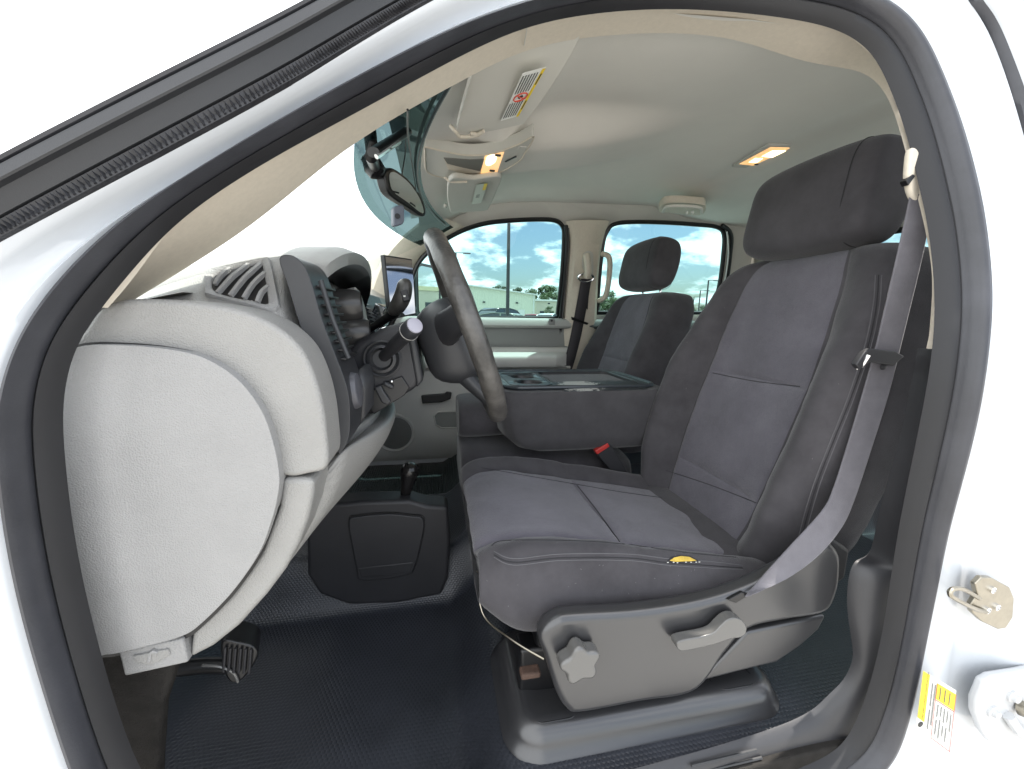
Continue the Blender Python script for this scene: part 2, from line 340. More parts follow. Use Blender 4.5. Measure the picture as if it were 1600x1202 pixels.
# inner trim: windshield pillar, roof rail, B pillar
TA = [(150,480),(190,435),(262,350),(350,289),(437,236),(530,187),(625,135),(715,86),(800,45),(890,20),(1030,7),(1150,14),(1263,28),(1320,45),(1355,67),(1378,95),(1395,133),(1414,180),(1431,240),(1445,305),(1454,340),(1464,410),(1467,470),(1463,546)]
TB = [(190,478),(219,459),(300,410),(385,355),(465,290),(545,226),(634,171),(725,122),(800,83),(890,57),(1030,47),(1150,55),(1235,88),(1300,101),(1345,108),(1370,125),(1385,148),(1402,182),(1420,245),(1436,310),(1443,340),(1456,410),(1458,470),(1453,546)]
yb = [.56,.58,.60,.61,.62,.63,.64,.66,.67,.68,.68,.68,.69,.68,.66,.63,.60,.57,.545,.53,.525,.51,.505,.50]
ribbon('pillar_trim', [S(a, b, .045) for a, b in TA], [P(a, b, y) for (a, b), y in zip(TB, yb)], [(-.3, -.3), (-.1, -.05), (.05, .05), (.2, .14), (.4, .22), (.65, .21), (.85, .11), (.97, -.02), (1.0, -.06)], M_beige, cab, n=170, ang=75, rel=True, sm=25)
for (a, b), (c, d_) in [((822, 38), (818, 74)), ((1346, 62), (1334, 86))]:                 # joints between trim pieces
    p, q = S(a, b, .03), P(c, d_, .655)
    tube('trim_joint', [p+V((0, -.004, 0)), p.lerp(q, .5)+V((0, -.012, 0)), q+V((0, -.004, 0))], .0009, M_greyp, cab, seg=5)
# lower trim, from the B pillar into the sill
LA = [(1463,543),(1455,620),(1440,700),(1415,800),(1404,870),(1395,920),(1385,985),(1377,1030),(1367,1065),(1350,1118),(1327,1161),(1300,1188),(1200,1228),(1000,1275),(600,1330),(350,1320)]
LB = [(1441,545),(1422,640),(1408,700),(1380,800),(1365,868),(1338,882),(1328,940),(1335,1000),(1338,1034),(1323,1067),(1298,1092),(1270,1117),(1205,1146),(1042,1195),(760,1262),(330,1300)]
yl = [.50,.50,.50,.50,.50,.49,.485,.48,.475,.475,.475,.475,.47,.46,.46,.46]
ribbon('sill_trim', [S(a, b, .042) for a, b in LA], [P(a, b, y) for (a, b), y in zip(LB, yl)], [(-.3, -.01), (0, .0), (.1, .006), (.3, .010), (.8, .010), (.95, .004), (1, -.006)], M_sill, cab, n=120, ang=60, sm=8)
for (a, b), (c, d_) in [((1080, 1196), (1182, 1172)), ((1080, 1210), (1190, 1184)), ((1090, 1223), (1198, 1197))]:
    tube('sill_rib', [S(a, b, .034), S(c, d_, .034)], .0024, M_chr, cab, seg=6)
box('sill_inner_wall', (.15, .462, .64), (1.25, .03, .17), M_cpt, cab)
slab('kick_panel', px([(140,985),(285,985),(268,1060),(252,1110),(246,1202),(244,1330),(190,1330),(195,1202)], .512), (0, .02, 0), M_cpt, cab, bev=.006)
# back of the B pillar behind the trim

# headliner
def hz(x, y):
    z = interp(x, [(-.06, 1.822), (.02, 1.838), (.10, 1.855), (.22, 1.872), (.34, 1.893), (.5, 1.905), (1.05, 1.922), (1.10, 1.903), (1.3, 1.875), (1.7, 1.845)])
    v = min(1, abs(y-1.24)/.66); z += .055*(1-v**2.2)+(.06*v**2*sst(-.02, .25, x) if y > 1.24 else 0)
    sp = (1-sst(.08, .20, abs(y-1.22)))*sst(.10, .22, x)*(1-sst(.35, .80, x)); z -= .050*sp
    sw = sst(.20, .30, x)*(1-sst(.85, 1.03, x))*sst(.62, .75, y)*(1-sst(1.7, 1.85, y)); z += .020*sw*(1-sp)
    return z
nx, ny = 110, 80
rows = [[V((x, y, hz(x, y))) for y in [.635+1.285*j/(ny-1) for j in range(ny)]] for x in [-.06+1.80*i/(nx-1) for i in range(nx)]]
grid('headliner', rows, M_liner, cab, ang=50)
rows = [[V((x, y, hz(x, 1.24)+.02+.065*sst(-.10, .25, x)-.02*(abs(y-1.24)/.72)**3)) for y in [.60+1.38*j/24 for j in range(25)]] for x in [-.10+1.95*i/24 for i in range(25)]]
grid('roof_skin', rows, M_paint, cab)
# windshield, shade band, base
def wsx(z): return -.045+(z-1.83)/.54
def wpt(y, z):
    b = .16*((y-1.24)/.72)**2
    return V((wsx(z)+b*.9, y, z))
zs = [1.835-.42*i/12 for i in range(13)]
wr = [[wpt(1.24+(t*2-1)*(.66+.10*(1.835-z)/.42), z) for t in [j/20 for j in range(21)]] for z in zs]
NB = 3
ws = grid('windshield', wr[2:], G_wind, cab, ang=80)
grid('shade_band', [[p+V((.003, 0, -.003)) for p in r] for r in [[wpt(1.24+(t*2-1)*(.66+.10*(1.835-z)/.42), z) for t in [j/20 for j in range(21)]] for z in (1.835, 1.80, 1.775, 1.752)]], G_band, cab, ang=80)
tube('header_gasket', [wpt(y, 1.826)+V((.012, 0, -.006)) for y in [.66+1.16*j/20 for j in range(21)]], .0035, M_blk, cab, seg=8)
# far windshield pillar trim
ribbon('far_pillar_trim', [FS(a, b, -.05) for a, b in [(672,334),(645,356),(618,379),(596,408),(578,450)]], [FS(a, b, -.012) for a, b in [(728,355),(690,376),(657,403),(641,434),(632,480)]],
       [(-.05, -.3), (0, .0), (.1, .15), (.4, .22), (.7, .15), (.95, .0), (1, -.3)], M_beige, cab, n=40, rel=True)
# rear wall with rear window
RX = 1.74
wl = [(.86, 1.42), (1.62, 1.42), (1.66, 1.46), (1.63, 1.74), (1.58, 1.78), (.90, 1.78), (.85, 1.74), (.82, 1.46)]
bmh = [V((RX+(1.45-z)*.12, y, z)) for y, z in [(.40, .55), (2.08, .55), (2.08, 1.42), (1.9, 1.95), (.58, 1.95), (.40, 1.42)]]
vs = bmh
def holed_x(name, outer, holes, m, par, sol):
    bm = bmesh.new(); es = []
    for loop in [outer]+holes:
        vv = [bm.verts.new(p) for p in loop]; es += [bm.edges.new((vv[i], vv[(i+1) % len(vv)])) for i in range(len(vv))]
    bmesh.ops.triangle_fill(bm, use_beauty=True, use_dissolve=False, edges=es, normal=(1, 0, 0))
    vs = [v.co.copy() for v in bm.verts]; bm.verts.index_update(); fs = [tuple(v.index for v in f.verts) for f in bm.faces]; bm.free()
    return mesh(name, vs, fs, m, par, sol=sol, ang=60)
hw = [V((RX+(1.45-z)*.12, y, z)) for y, z in wl]
holed_x('rear_wall', bmh, [hw], M_greyp, cab, .03)
mesh('rear_window', [p+V((.01, 0, 0)) for p in hw], [tuple(range(8))], G_rear, cab)
tube('rear_window_gasket', [p+V((-.015, 0, 0)) for p in hw], .012, M_blk, cab, closed=True, seg=6)
# far side trim above the belt with the two window openings
W1 = [(640,497),(636,470),(645,432),(660,403),(692,377),(726,359),(760,349),(796,345),(840,343),(868,345),(880,356),(881,375),(880,400),(876,450),(870,497)]
W2 = [(933,489),(936,440),(942,382),(949,361),(961,350),(992,347),(1040,348),(1086,351),(1120,355),(1131,367),(1130,398),(1124,445),(1114,476),(1099,489)]
def dens(l, n=70):
    v = crom([V((a, b, 0)) for a, b in l], n); return [(p.x, p.y) for p in v]
W1, W2 = dens(W1), dens(W2)
w1, w2 = [FS(*p) for p in W1], [FS(*p) for p in W2]
ol = [V((x, yf(z), z)) for x, z in [(-.62, 1.36), (-.62, 1.50), (-.30, 1.68), (-.06, 1.81), (.10, 1.95), (.45, 2.03), (1.2, 2.03), (1.78, 2.0), (1.80, 1.36)]]
holed('far_side_trim', ol, [w1, w2], M_greyp, cab, sol=.012)
box('far_side_skin', (.55, 2.12, 1.0), (2.5, .03, .80), M_paint, cab)
# B pillar on the far side, standing proud of the wall
bp = [(893,345),(945,345),(938,380),(932,440),(926,498),(925,600),(880,600),(882,498),(886,440),(892,385)]
ribbon('far_b_pillar_trim', [FS(a, b, -.02) for a, b in [(884,346),(891,372),(889,420),(884,470),(880,540),(876,600)]], [FS(a, b, -.02) for a, b in [(952,346),(944,368),(938,400),(934,450),(930,540),(926,600)]],
       [(0, -.03), (0, .0), (.12, .022), (.5, .03), (.88, .022), (1, .0), (1, -.03)], M_beige, cab, n=30)
# floor: footwell, seat platform, tunnel
def fz(x, y):
    z = .66+.075*sst(.02, .13, x)
    z += .13*sst(.99, 1.07, y)*(1-sst(1.40, 1.52, y))
    z += .24*sst(-.46, -.75, x) if x < -.46 else 0
    z += .10*sst(.565, .50, y)*(1-sst(-.1, .1, x))*.25
    return z
nx, ny = 120, 110
rows = [[V((x, y, fz(x, y))) for y in [.468+1.60*j/(ny-1) for j in range(ny)]] for x in [-.78+2.54*i/(nx-1) for i in range(nx)]]
grid('floor', rows, M_mat, cab, ang=80)
rows = [[V((x, y, fz(x, y)+.006)) for y in [1.55+.5*j/20 for j in range(21)]] for x in [-.60+.95*i/40 for i in range(41)]]
grid('passenger_floor_liner', rows, M_matr, cab, ang=80)
box('firewall', (-.80, 1.24, .93), (.05, 1.60, .84), M_cpt, cab)
box('floor_pan', (.5, 1.24, .52), (2.6, 1.66, .04), M_chd, cab)

# ------------------------------------------------------------------ pillar hardware
st = thing('door_striker', 'bare metal door striker with wire loop bolted to white pillar', 'striker', S(1540, 945, -.01))
Sq = lambda a, b, h: S(a, b, -.022-h)
slab('plate', [Sq(a, b, .006) for a, b in [(1524,913),(1535,902),(1550,903),(1578,918),(1585,935),(1583,965),(1572,982),(1560,984),(1535,972),(1520,958),(1518,945),(1528,930)]], (0, .007, 0), M_steel, st, bev=.0015)
tube('loop', [Sq(1530, 935, .008), Sq(1505, 921, .02), Sq(1488, 921, .026), Sq(1485, 930, .028), Sq(1500, 940, .026), Sq(1525, 952, .018), Sq(1540, 956, .008)], .0032, M_steel, st, n=30, seg=8)
for a, b in [(1549, 921), (1556, 948), (1541, 953)]:
    lathe('bolt', Sq(a, b, .006), (0, -1, 0), [(0, .0052), (.003, .0052), (.0035, .003), (.0016, .0028), (.0016, .0001)], M_chrome, st, seg=14)
hg = thing('rear_door_hinge', 'white painted rear door hinge with two bolts at lower right', 'hinge', S(1575, 1110, -.02))
slab('hinge_leaf', [Sq(a, b, .010) for a, b in [(1538,1066),(1552,1058),(1600,1050),(1640,1040),(1640,1175),(1600,1168),(1575,1158),(1548,1162),(1536,1145),(1525,1115),(1526,1095)]], (0, .012, 0), mat('painted_steel', (.50, .51, .52), .35), hg, bev=.004)
for a, b in [(1580, 1087), (1549, 1111)]:
    lathe('bolt', Sq(a, b, .010), (0, -1, 0), [(0, .010), (.003, .010), (.004, .0065), (.009, .006), (.010, .004), (.010, .0001)], MATS['painted_steel'], hg, seg=6 if False else 16)
lathe('hinge_pin', Sq(1592, 1105, .012), (.2, -1, .3), [(0, .012), (.012, .012), (.016, .008), (.016, .0001)], M_steel, hg, seg=18)
tube('hinge_arm', [Sq(1575, 1118, .014), Sq(1590, 1140, .02), Sq(1640, 1170, .03)], .008, MATS['painted_steel'], hg, seg=8)
# tyre label
c0, c1, c2, c3 = [S(a, b, -.0345) for a, b in [(1442,1048),(1494,1079),(1483,1175),(1431,1136)]]
lab = thing('tyre_label', 'white and yellow tire loading information sticker on the door pillar', 'sticker', c3)
def lq(u, v, h=0.): return (c0.lerp(c1, u)).lerp(c3.lerp(c2, u), v)+V((0, -h, 0))
def lpatch(name, u0, v0, u1, v1, m, h): return mesh(name, [lq(u0, v0, h), lq(u1, v0, h), lq(u1, v1, h), lq(u0, v1, h)], [(0, 1, 2, 3)], m, lab)
lpatch('paper', 0, 0, 1, 1, M_wht, .0)
lpatch('yellow_band', .0, .0, .20, .82, M_yel, .0006); lpatch('yellow_block', .42, .06, 1, .32, M_yel, .0006)
for u in (.42, .985): lpatch('red_rule', u, .06, u+.015, 1, M_redi, .0008)
for v in (.33, .985): lpatch('red_rule', .42, v, 1, v+.012, M_redi, .0008)
uxv = (c0-c3)/((c0-c3).length); uyv = -(c1-c0).normalized()
text('title', 'TIRE AND LOADING INFORMATION', lq(.15, .80, .001), uxv, uyv, (c0-c3).length*.052, M_ink, lab)
for k, (u, v0, v1) in enumerate([(.28, .1, .5), (.28, .55, .9), (.36, .1, .8), (.50, .38, .6), (.50, .64, .9), (.60, .38, .55), (.60, .6, .93), (.70, .38, .62), (.70, .66, .85), (.80, .38, .58), (.80, .65, .9), (.90, .4, .7), (.52, .09, .29), (.66, .09, .29), (.8, .09, .29)]):
    lpatch('print_line', u, v0, u+.026, v1, M_inkg, .0011)
lathe('tyre_symbol', lq(.10, .90, .0008), (0, -1, 0), [(0, .0048), (.0002, .0048), (.0002, .0001)], M_ink, lab, seg=20)

# ================================================================== dashboard
dash = thing('dashboard', 'light grey dashboard with rounded end cover and slatted side vent', 'dashboard', (-.3, 1.24, 1.0))
# upper core: end face with the vent, runs across the cab under the windshield
up_o = [(180,500),(196,468),(219,459),(270,442),(330,425),(400,408),(441,401),(452,440),(475,518),(498,562),(470,600),(300,640),(200,600)]
SHB = [(176,482),(219,476),(300,481),(357,492),(400,506),(440,526),(475,556),(500,570)]
SHT = [(190,468),(219,459),(270,442),(330,425),(375,413),(405,406),(425,402),(442,400),(500,569)]
def yln(l, x):
    return interp(x, l)
def Psh(a, b, h=0.):
    f = (yln(SHB, a)-b)/max(8., yln(SHB, a)-yln(SHT, a)); f = max(-.3, min(1.2, f))
    return P(a, b, .540+.085*f)+V((0, -.66, .75))*h
SHX = [176+i*(498-176)/54 for i in range(55)]
grid('dash_shoulder', [[Psh(x, yln(SHB, x)+(yln(SHT, x)-yln(SHB, x))*f) for f in (-.12, 0, .25, .5, .75, .95, 1.0)]+[Psh(x, yln(SHT, x))+V((-.02, .12, -.004))] for x in SHX], M_dash2, dash, ang=60)
core = px(up_o, .632)
slab('dash_top', [p+V((-.004, 0, -.012)) for p in core], (0, 1.40, 0), M_dash2, dash, bev=.010, seg=4)
# forward shelf up to the glass
mesh('defrost_shelf', [V((-.62, .60, 1.40)), V((-.30, .56, 1.470)), V((-.30, 2.02, 1.475)), V((-.62, 2.0, 1.40)), V((-.80, 1.24, 1.38))], [(0, 1, 2, 3, 4)], M_dash2, dash)
# upper end, wraps round to the bezel
ue = [(100,556),(128,520),(152,486),(182,470),(230,467),(300,471),(357,480),(400,494),(440,516),(472,548),(492,590),(503,630),(509,670),(511,728),(482,741),(440,743),(380,700),(250,640)]
slab('dash_end', px(ue, .492), (0, .075, 0), M_dash2, dash, bev=.009, seg=5, smooth=90)
# lower end and knee bolster
le = [(300,985),(360,930),(405,868),(436,790),(440,748),(470,748),(491,750),(489,775),(482,808),(467,850),(445,892),(415,932),(372,980),(332,1012),(294,1032)]
slab('lower_dash_end', px(le, .492), (0, .075, 0), M_dash2, dash, bev=.007, seg=4)
secs = []
base = [(500,738),(529,709),(524,752),(500,812),(462,868),(418,925),(370,975),(325,1010)]
b3 = [P(a, b, .555) for a, b in base]
for Y, bul, dz in [(.553, 0, 0), (.58, .004, 0), (.64, .018, -.004), (.72, .036, -.010), (.80, .046, -.012), (.90, .044, -.012), (1.0, .02, -.006), (1.08, .0, 0)]:
    ring = [V((p.x+bul*f-.0, Y, p.z+dz*f)) for p, f in zip(b3, [.2, 1., 1., .72, .35, .12, 0, 0])]
    ring = crom(ring, 22); ring += [p+V((-.03, 0, .01)) for p in reversed(ring)]
    secs.append(ring)
grid('knee_bolster', secs, M_dash2, dash, ringclosed=True, cap=True, sub=1)
# end cover lid
lid = [(93,640),(92,600),(98,562),(128,541),(200,540),(270,547),(322,561),(372,594),(408,641),(427,692),(436,741),(434,775),(424,815),(404,866),(364,924),(315,974),(283,995),(225,1011),(169,1023),(151,1012),(125,900),(105,790)]
slab('end_cover', px(lid, .478), (0, .03, 0), M_dash, dash, bev=.017, seg=7, smooth=130)
slab('end_cover_rim_gap', [p+V((0, .0, 0)) for p in px([(90,640),(89,600),(95,558),(128,537),(200,536),(270,543),(324,557),(375,590),(412,638),(431,690),(440,741),(438,776),(428,817),(408,869),(367,928),(318,978),(286,1000),(225,1015),(168,1027),(148,1014),(122,900),(101,790)], .4905)], (0, .03, 0), M_blk, dash, bev=0, smooth=130)
slab('fuse_latch_tab', px([(184,1018),(285,998),(294,1036),(194,1058)], .486), (0, .03, 0), M_dash, dash, bev=.003)
slab('latch_recess', px([(206,1026),(262,1015),(266,1024),(245,1036),(232,1040),(212,1035)], .4835), (0, .008, 0), M_dash2, dash, bev=.0015)
mk = px([(229,1036),(232,1021),(238,1017),(246,1020),(243,1026),(240,1022),(236,1023),(235,1036)], .4822)
slab('latch_mark', mk, (0, .004, 0), M_dash, dash, bev=.0006)
# side window vent
vo = [(322,432),(336,424),(380,414),(414,408),(424,412),(438,474),(436,484),(426,488),(400,483),(330,466),(323,460)]
vi = [(333,440),(345,430),(405,415),(411,418),(420,470),(416,478),(400,475),(340,460)]
fr_o, fr_i = crom([Psh(a, b, .002) for a, b in vo], 60, True), crom([Psh(a, b, .002) for a, b in vi], 60, True)
def align(a, b):
    best = min(range(len(b)), key=lambda k: (b[k]-a[0]).length); return b[best:]+b[:best]
fr_i = align(fr_o, fr_i); NV = V((0, -.66, .75))
rows = [[p-NV*.012 for p in fr_o], [p+NV*.002 for p in fr_o], [p.lerp(q, .12)+NV*.004 for p, q in zip(fr_o, fr_i)], [p.lerp(q, .85)+NV*.002 for p, q in zip(fr_o, fr_i)], list(fr_i), [p-NV*.004 for p in fr_i]]
vf = grid('side_vent', rows, M_dash, dash, ringclosed=True, ang=50)
mesh('vent_cavity', [p-NV*.0005 for p in fr_i], [tuple(range(60))], M_blk, vf)
for (a, b), (c, d_) in [((337,448),(362,422)), ((341,461),(390,416)), ((361,465),(409,415)), ((382,469),(415,429)), ((403,475),(420,450))]:
    p, q = Psh(a, b, .002), Psh(c, d_, .002); e = (q-p).cross(NV).normalized()*.0021
    mid = p.lerp(q, .5)+V((-.0015, 0, .002)); pts = crom([p, mid, q], 9)
    grid('slat', [[r_-e+NV*.003, r_+e+NV*.003, r_+e*1.4-NV*.002, r_-NV*.002] for r_ in pts], M_dash, vf, ringclosed=True, cap=True, ang=60)
# dark bezel, near end
bz = [(436,404),(449,445),(470,512),(498,566),(514,600),(524,632),(529,662),(528,708),(538,700),(546,676),(546,628),(539,595),(522,550),(502,496),(486,440),(474,414),(456,399)]
slab('bezel_end', crom(px(bz, .556), 60, True), (0, .10, 0), M_chr, dash, bev=.006, seg=4)
bf = px([(529,700),(546,676),(546,628),(539,595),(522,550),(502,496)], .556)
grid('bezel_lower', [[p+V((0, .095, -.0)) for p in bf[:4]], [p+V((.0, .55, 0)) for p in bf[:4]]], M_chr, dash, sol=.012)
# vent in the bezel face, seen edge on
for k in range(9):
    p = P(486, 440, .57).lerp(P(528, 562, .57), k/8.5)
    box('vent_slat', p+V((.006, .045, -.006)), (.010, .080, .0035), M_blk, dash, bev=.001)
tube('vent_wheel', [P(488, 438, .568)+V((.010, 0, 0)), P(505, 500, .568)+V((.012, 0, 0)), P(530, 560, .568)+V((.012, 0, 0))], .0035, M_chr, dash, seg=8)
box('vent_tab', P(507, 484, .60), (.022, .016, .008), M_chr, dash)
lathe('headlight_knob', P(541, 612, .60), (1, 0, .12), [(-.02, .027), (.012, .027), (.018, .0245), (.020, .02), (.020, .0001)], mat('grey_knob', (.075, .075, .085), .4), dash)
# gauge cluster
slab('cluster_plate', px([(497,462),(556,448),(566,480),(574,520),(562,538),(520,545),(505,500)], .86), (-.02, .16, 0), M_silver, dash, bev=.004)
M_ghood = mat('gauge_hood_plastic', (.055, .053, .051), .28, metal=.3)
for a, b, r in [(497, 480, .031), (512, 524, .030)]:
    lathe('gauge_hood', P(a, b, .78), (1, .1, .06), [(-.02, r), (.045, r*1.0), (.066, r*.93), (.074, r*.80), (.070, r*.72), (.02, r*.68), (.02, .0001)], M_ghood, dash, seg=36)
# hood over the cluster: arch across y
hr_o, hr_i, hr_b = [], [], []
for k in range(25):
    t = k/24; y = .640+.41*t; c = math.cos((t-.5)*math.pi)**.42 if 0 < t < 1 else 0
    lip = V((-.178+.036*c+.012*t, y, 1.480+.078*c)); bk = V((-.36, y, 1.450+.088*c))
    hr_o.append([bk+V((-.14, 0, -.05)), bk, bk.lerp(lip, .5)+V((0, 0, .016)), lip+V((-.025, 0, .009)), lip, lip+V((-.002, 0, -.020)), lip+V((-.05, 0, -.034*c-.012)), V((-.215, y, 1.46+.055*c))])
grid('cluster_hood', hr_o, [M_dash2, M_blk], dash, mfun=lambda i, j: 0 if j < 5 else 1, ang=60)
# centre stack: dark panel with vents and radio
cs = [V((-.19, 1.06, 1.50)), V((-.150, 1.06, 1.40)), V((-.135, 1.06, 1.28)), V((-.15, 1.06, 1.16))]
grid('centre_stack', [[p+V((-.04, 0, 0)) for p in cs], cs, [p+V((0, .42, 0)) for p in cs], [p+V((-.06, .42, 0)) for p in cs]], M_chd, dash)
for k in range(8):
    p = cs[0].lerp(cs[1], .12+.10*k)
    box('stack_vent_slat', p+V((.004, .035, 0)), (.012, .055, .003), M_chr, dash, bev=.001, rot=Matrix.Rotation(R(18), 3, 'Y'))
box('radio', V((-.158, 1.24, 1.435)), (.03, .19, .075), M_screen, dash, rot=Matrix.Rotation(R(22), 3, 'Y'))
for k in range(2): lathe('radio_knob', (-.150, 1.165+.15*k, 1.40), (1, 0, .3), [(0, .012), (.018, .011), (.018, .0001)], M_chrome, dash, seg=16)
box('radio_rail', V((-.150, 1.24, 1.388)), (.018, .17, .010), M_silver, dash)
grid('passenger_dash', [[V((x, y, z)) for x, z in [(-.36, 1.47), (-.30, 1.46), (-.25, 1.42), (-.235, 1.34), (-.26, 1.22), (-.34, 1.10), (-.46, 1.02)]] for y in (1.46, 1.7, 2.0)], M_dash, dash, ang=50)

# tablet display clipped to the stack
tb = thing('tablet_display', 'thin glossy black tablet screen standing on the dash centre', 'screen', (-.1, 1.15, 1.44))
q = [P(600, 398, 1.155), P(645, 405, 1.185), P(650, 492, 1.16), P(611, 500, 1.13)]
slab('screen_body', q, (-.012, .004, 0), M_blk, tb, bev=.003)
cq = sum(q, V())/4
nrm = (q[1]-q[0]).cross(q[3]-q[0]).normalized(); nrm = nrm if nrm.x > 0 else -nrm
mesh('glass_face', [cq+(p-cq)*.94+nrm*.0012 for p in q], [(0, 1, 2, 3)], M_screen, tb)
tube('bracket', [cq+V((-.01, 0, -.06)), cq+V((-.04, .0, -.12)), V((-.16, 1.2, 1.44))], .008, M_blk, tb)

# ================================================================== steering
C0 = V((.062, .83, 1.418)); wu = V((-.137, 0, .38)).normalized(); wn = V((wu.z, 0, -wu.x))       # wheel up, wheel normal (to the driver)
wy = V((0, 1, 0))
sw = thing('steering_wheel', 'worn dark grey leather steering wheel in front of the driver seat', 'steering wheel', C0)
RW = .187
def wp(a, r=RW, h=0.): return C0+(wy*math.sin(a)+wu*math.cos(a))*r+wn*h
rows = []
for k in range(120):
    a = 2*math.pi*k/120; e = (wp(a)-C0).normalized(); grip = 1+.035*math.sin(a*14)*(1 if abs(math.cos(a)) > .15 else 0)
    rows.append([wp(a)+(e*math.cos(q)*.0165+wn*math.sin(q)*.0185)*(grip if math.cos(q) < .2 else 1) for q in [2*math.pi*s/16 for s in range(16)]])
grid('rim', rows, M_leather, sw, closed=True, ringclosed=True, ang=80)
hub = []
for h, sc in [(-.10, .55), (-.085, .80), (-.05, .98), (-.02, 1.0), (-.004, .93), (.002, .80), (.003, .4)]:
    hub.append([C0+wy*(.095*sc*(abs(math.cos(a))**.55)*(1 if math.cos(a) > 0 else -1))+wu*(-.012+.088*sc*(abs(math.sin(a))**.6)*(1 if math.sin(a) > 0 else -1))+wn*h for a in [2*math.pi*s/32 for s in range(32)]])
grid('hub', hub, M_chr, sw, ringclosed=True, cap=True, sub=1)
for a in (R(78), R(-78), R(150), R(-150)):
    e = (wp(a)-C0).normalized(); s = e.cross(wn)
    rows = []
    for t, ww, hh, th in [(.05, .040, -.05, .026), (.10, .034, -.035, .020), (.145, .026, -.016, .014), (.182, .030, .0, .012)]:
        rows.append([C0+e*t+s*ww*cx_*(.8 if abs(a) > 2 else 1)+wn*(hh+th*sy_) for cx_, sy_ in [(1, 0), (.8, .8), (0, 1), (-.8, .8), (-1, 0), (-.8, -.8), (0, -1), (.8, -.8)]])
    grid('spoke', rows, M_chr if abs(a) > 2 else M_chd, sw, ringclosed=True, cap=True, sub=1)
sc_ = thing('steering_column', 'dark steering column shroud with turn signal stalk and shift lever', 'steering column', (-.05, .82, 1.30))
sh = [(538,556),(556,534),(600,512),(640,500),(652,548),(658,590),(652,606),(620,625),(578,652),(562,640),(548,612),(541,585)]
slab('shroud', px(sh, .745), (0, .17, 0), M_chd, sc_, bev=.012, seg=5)
slab('shroud_collar', [P(a, b, .742) for a, b in [(632,505),(645,500),(662,594),(651,607)]], (0, .176, 0), M_chr, sc_, bev=.006)
rc = px([(566,622),(600,598),(628,588),(640,606),(632,618),(584,648)], .741)
slab('lever_recess', rc, (0, .01, 0), M_blk, sc_, bev=.002)
slab('tilt_lever', px([(584,606),(595,602),(600,612),(611,628),(606,634),(596,630),(590,618)], .733), (0, .012, 0), M_chr, sc_, bev=.003)
for a, b in [(575, 617), (607, 602)]: box('recess_tab', P(a, b, .738), (.020, .010, .009), M_chr, sc_, rot=Matrix.Rotation(R(28), 3, 'Y'))
box('recess_light', P(612, 596, .736), (.006, .006, .006), M_chrome, sc_)
lathe('stalk_boot', P(597, 561, .745), (0, -1, .06), [(-.01, .034), (.004, .034), (.006, .031), (.003, .027), (.008, .025), (.010, .020), (.002, .016), (.002, .0001)], M_chr, sc_, seg=32)
st0, st1 = P(600, 557, .745), P(645, 512, .640)
tube('signal_stalk', [st0, st0.lerp(st1, .35), st0.lerp(st1, .36), st0.lerp(st1, .86)], [.010, .0105, .012, .012], M_chd, sc_, seg=16)
ax = (st1-st0).normalized()
lathe('stalk_end', st0.lerp(st1, .80), ax, [(0, .0135), (.010, .0150), (.012, .0155), (.014, .0150), (.030, .0150), (.034, .0130)], [M_chr], sc_, seg=24)
lathe('stalk_ring', st0.lerp(st1, .80)+ax*.011, ax, [(0, .0158), (.0016, .0158)], M_silver, sc_, seg=24)
lathe('stalk_cap', st0.lerp(st1, .80)+ax*.034, ax, [(-.001, .0128), (.002, .0122), (.003, .010), (.003, .0001)], mat('stalk_cap_plastic', (.32, .31, .36), .45), sc_, seg=24)
# column shift lever
tube('shift_lever', [P(566, 528, .90), P(578, 514, .90), P(600, 500, .88), P(618, 486, .86), P(628, 468, .85)], [.008, .008, .009, .012, .014], M_blk, sc_, n=30, seg=14)
kn = crom([P(612, 490, .865), P(623, 476, .855), P(630, 460, .85), P(632, 446, .85), P(630, 436, .85)], 16)
rr = [.011, .014, .016, .018, .0185, .019, .019, .019, .0185, .018, .0175, .017, .016, .0145, .011, .006]
rows = []
for i, p in enumerate(kn):
    t = (kn[min(15, i+1)]-kn[max(0, i-1)]).normalized(); e = t.cross(V((0, 1, 0))).normalized(); g2 = t.cross(e)
    rows.append([p+(e*math.cos(q)*.9+g2*math.sin(q))*rr[i] for q in [2*math.pi*s/16 for s in range(16)]])
grid('shift_knob', rows, M_leather, sc_, ringclosed=True, cap=True, ang=80)
box('shift_button', P(633, 462, .832), (.014, .006, .022), M_chd, sc_, rot=Matrix.Rotation(R(-15), 3, 'Y'), bev=.002)
box('shift_button_mark', P(632, 463, .8285), (.004, .002, .003), M_wht, sc_, bev=0)
tube('ignition_ring', [P(566+8*math.cos(a), 524+3*math.sin(a), .80) for a in [2*math.pi*s/20 for s in range(20)]], .0018, M_chrome, sc_, closed=True, seg=6)
kr = thing('key_ring', 'small metal key ring hanging beside the dash bezel', 'key ring', P(530, 540, .63))
tube('ring', [P(528+7*math.cos(a)+5*math.sin(a), 535+18*math.sin(a), .63) for a in [2*math.pi*s/24 for s in range(24)]], .0012, M_chrome, kr, closed=True, seg=6)
for dx in (0, 4): box('key', P(527+dx, 545, .628), (.010, .004, .022), M_chrome if dx else M_blk, kr, rot=Matrix.Rotation(R(20), 3, 'Y'), bev=.001)

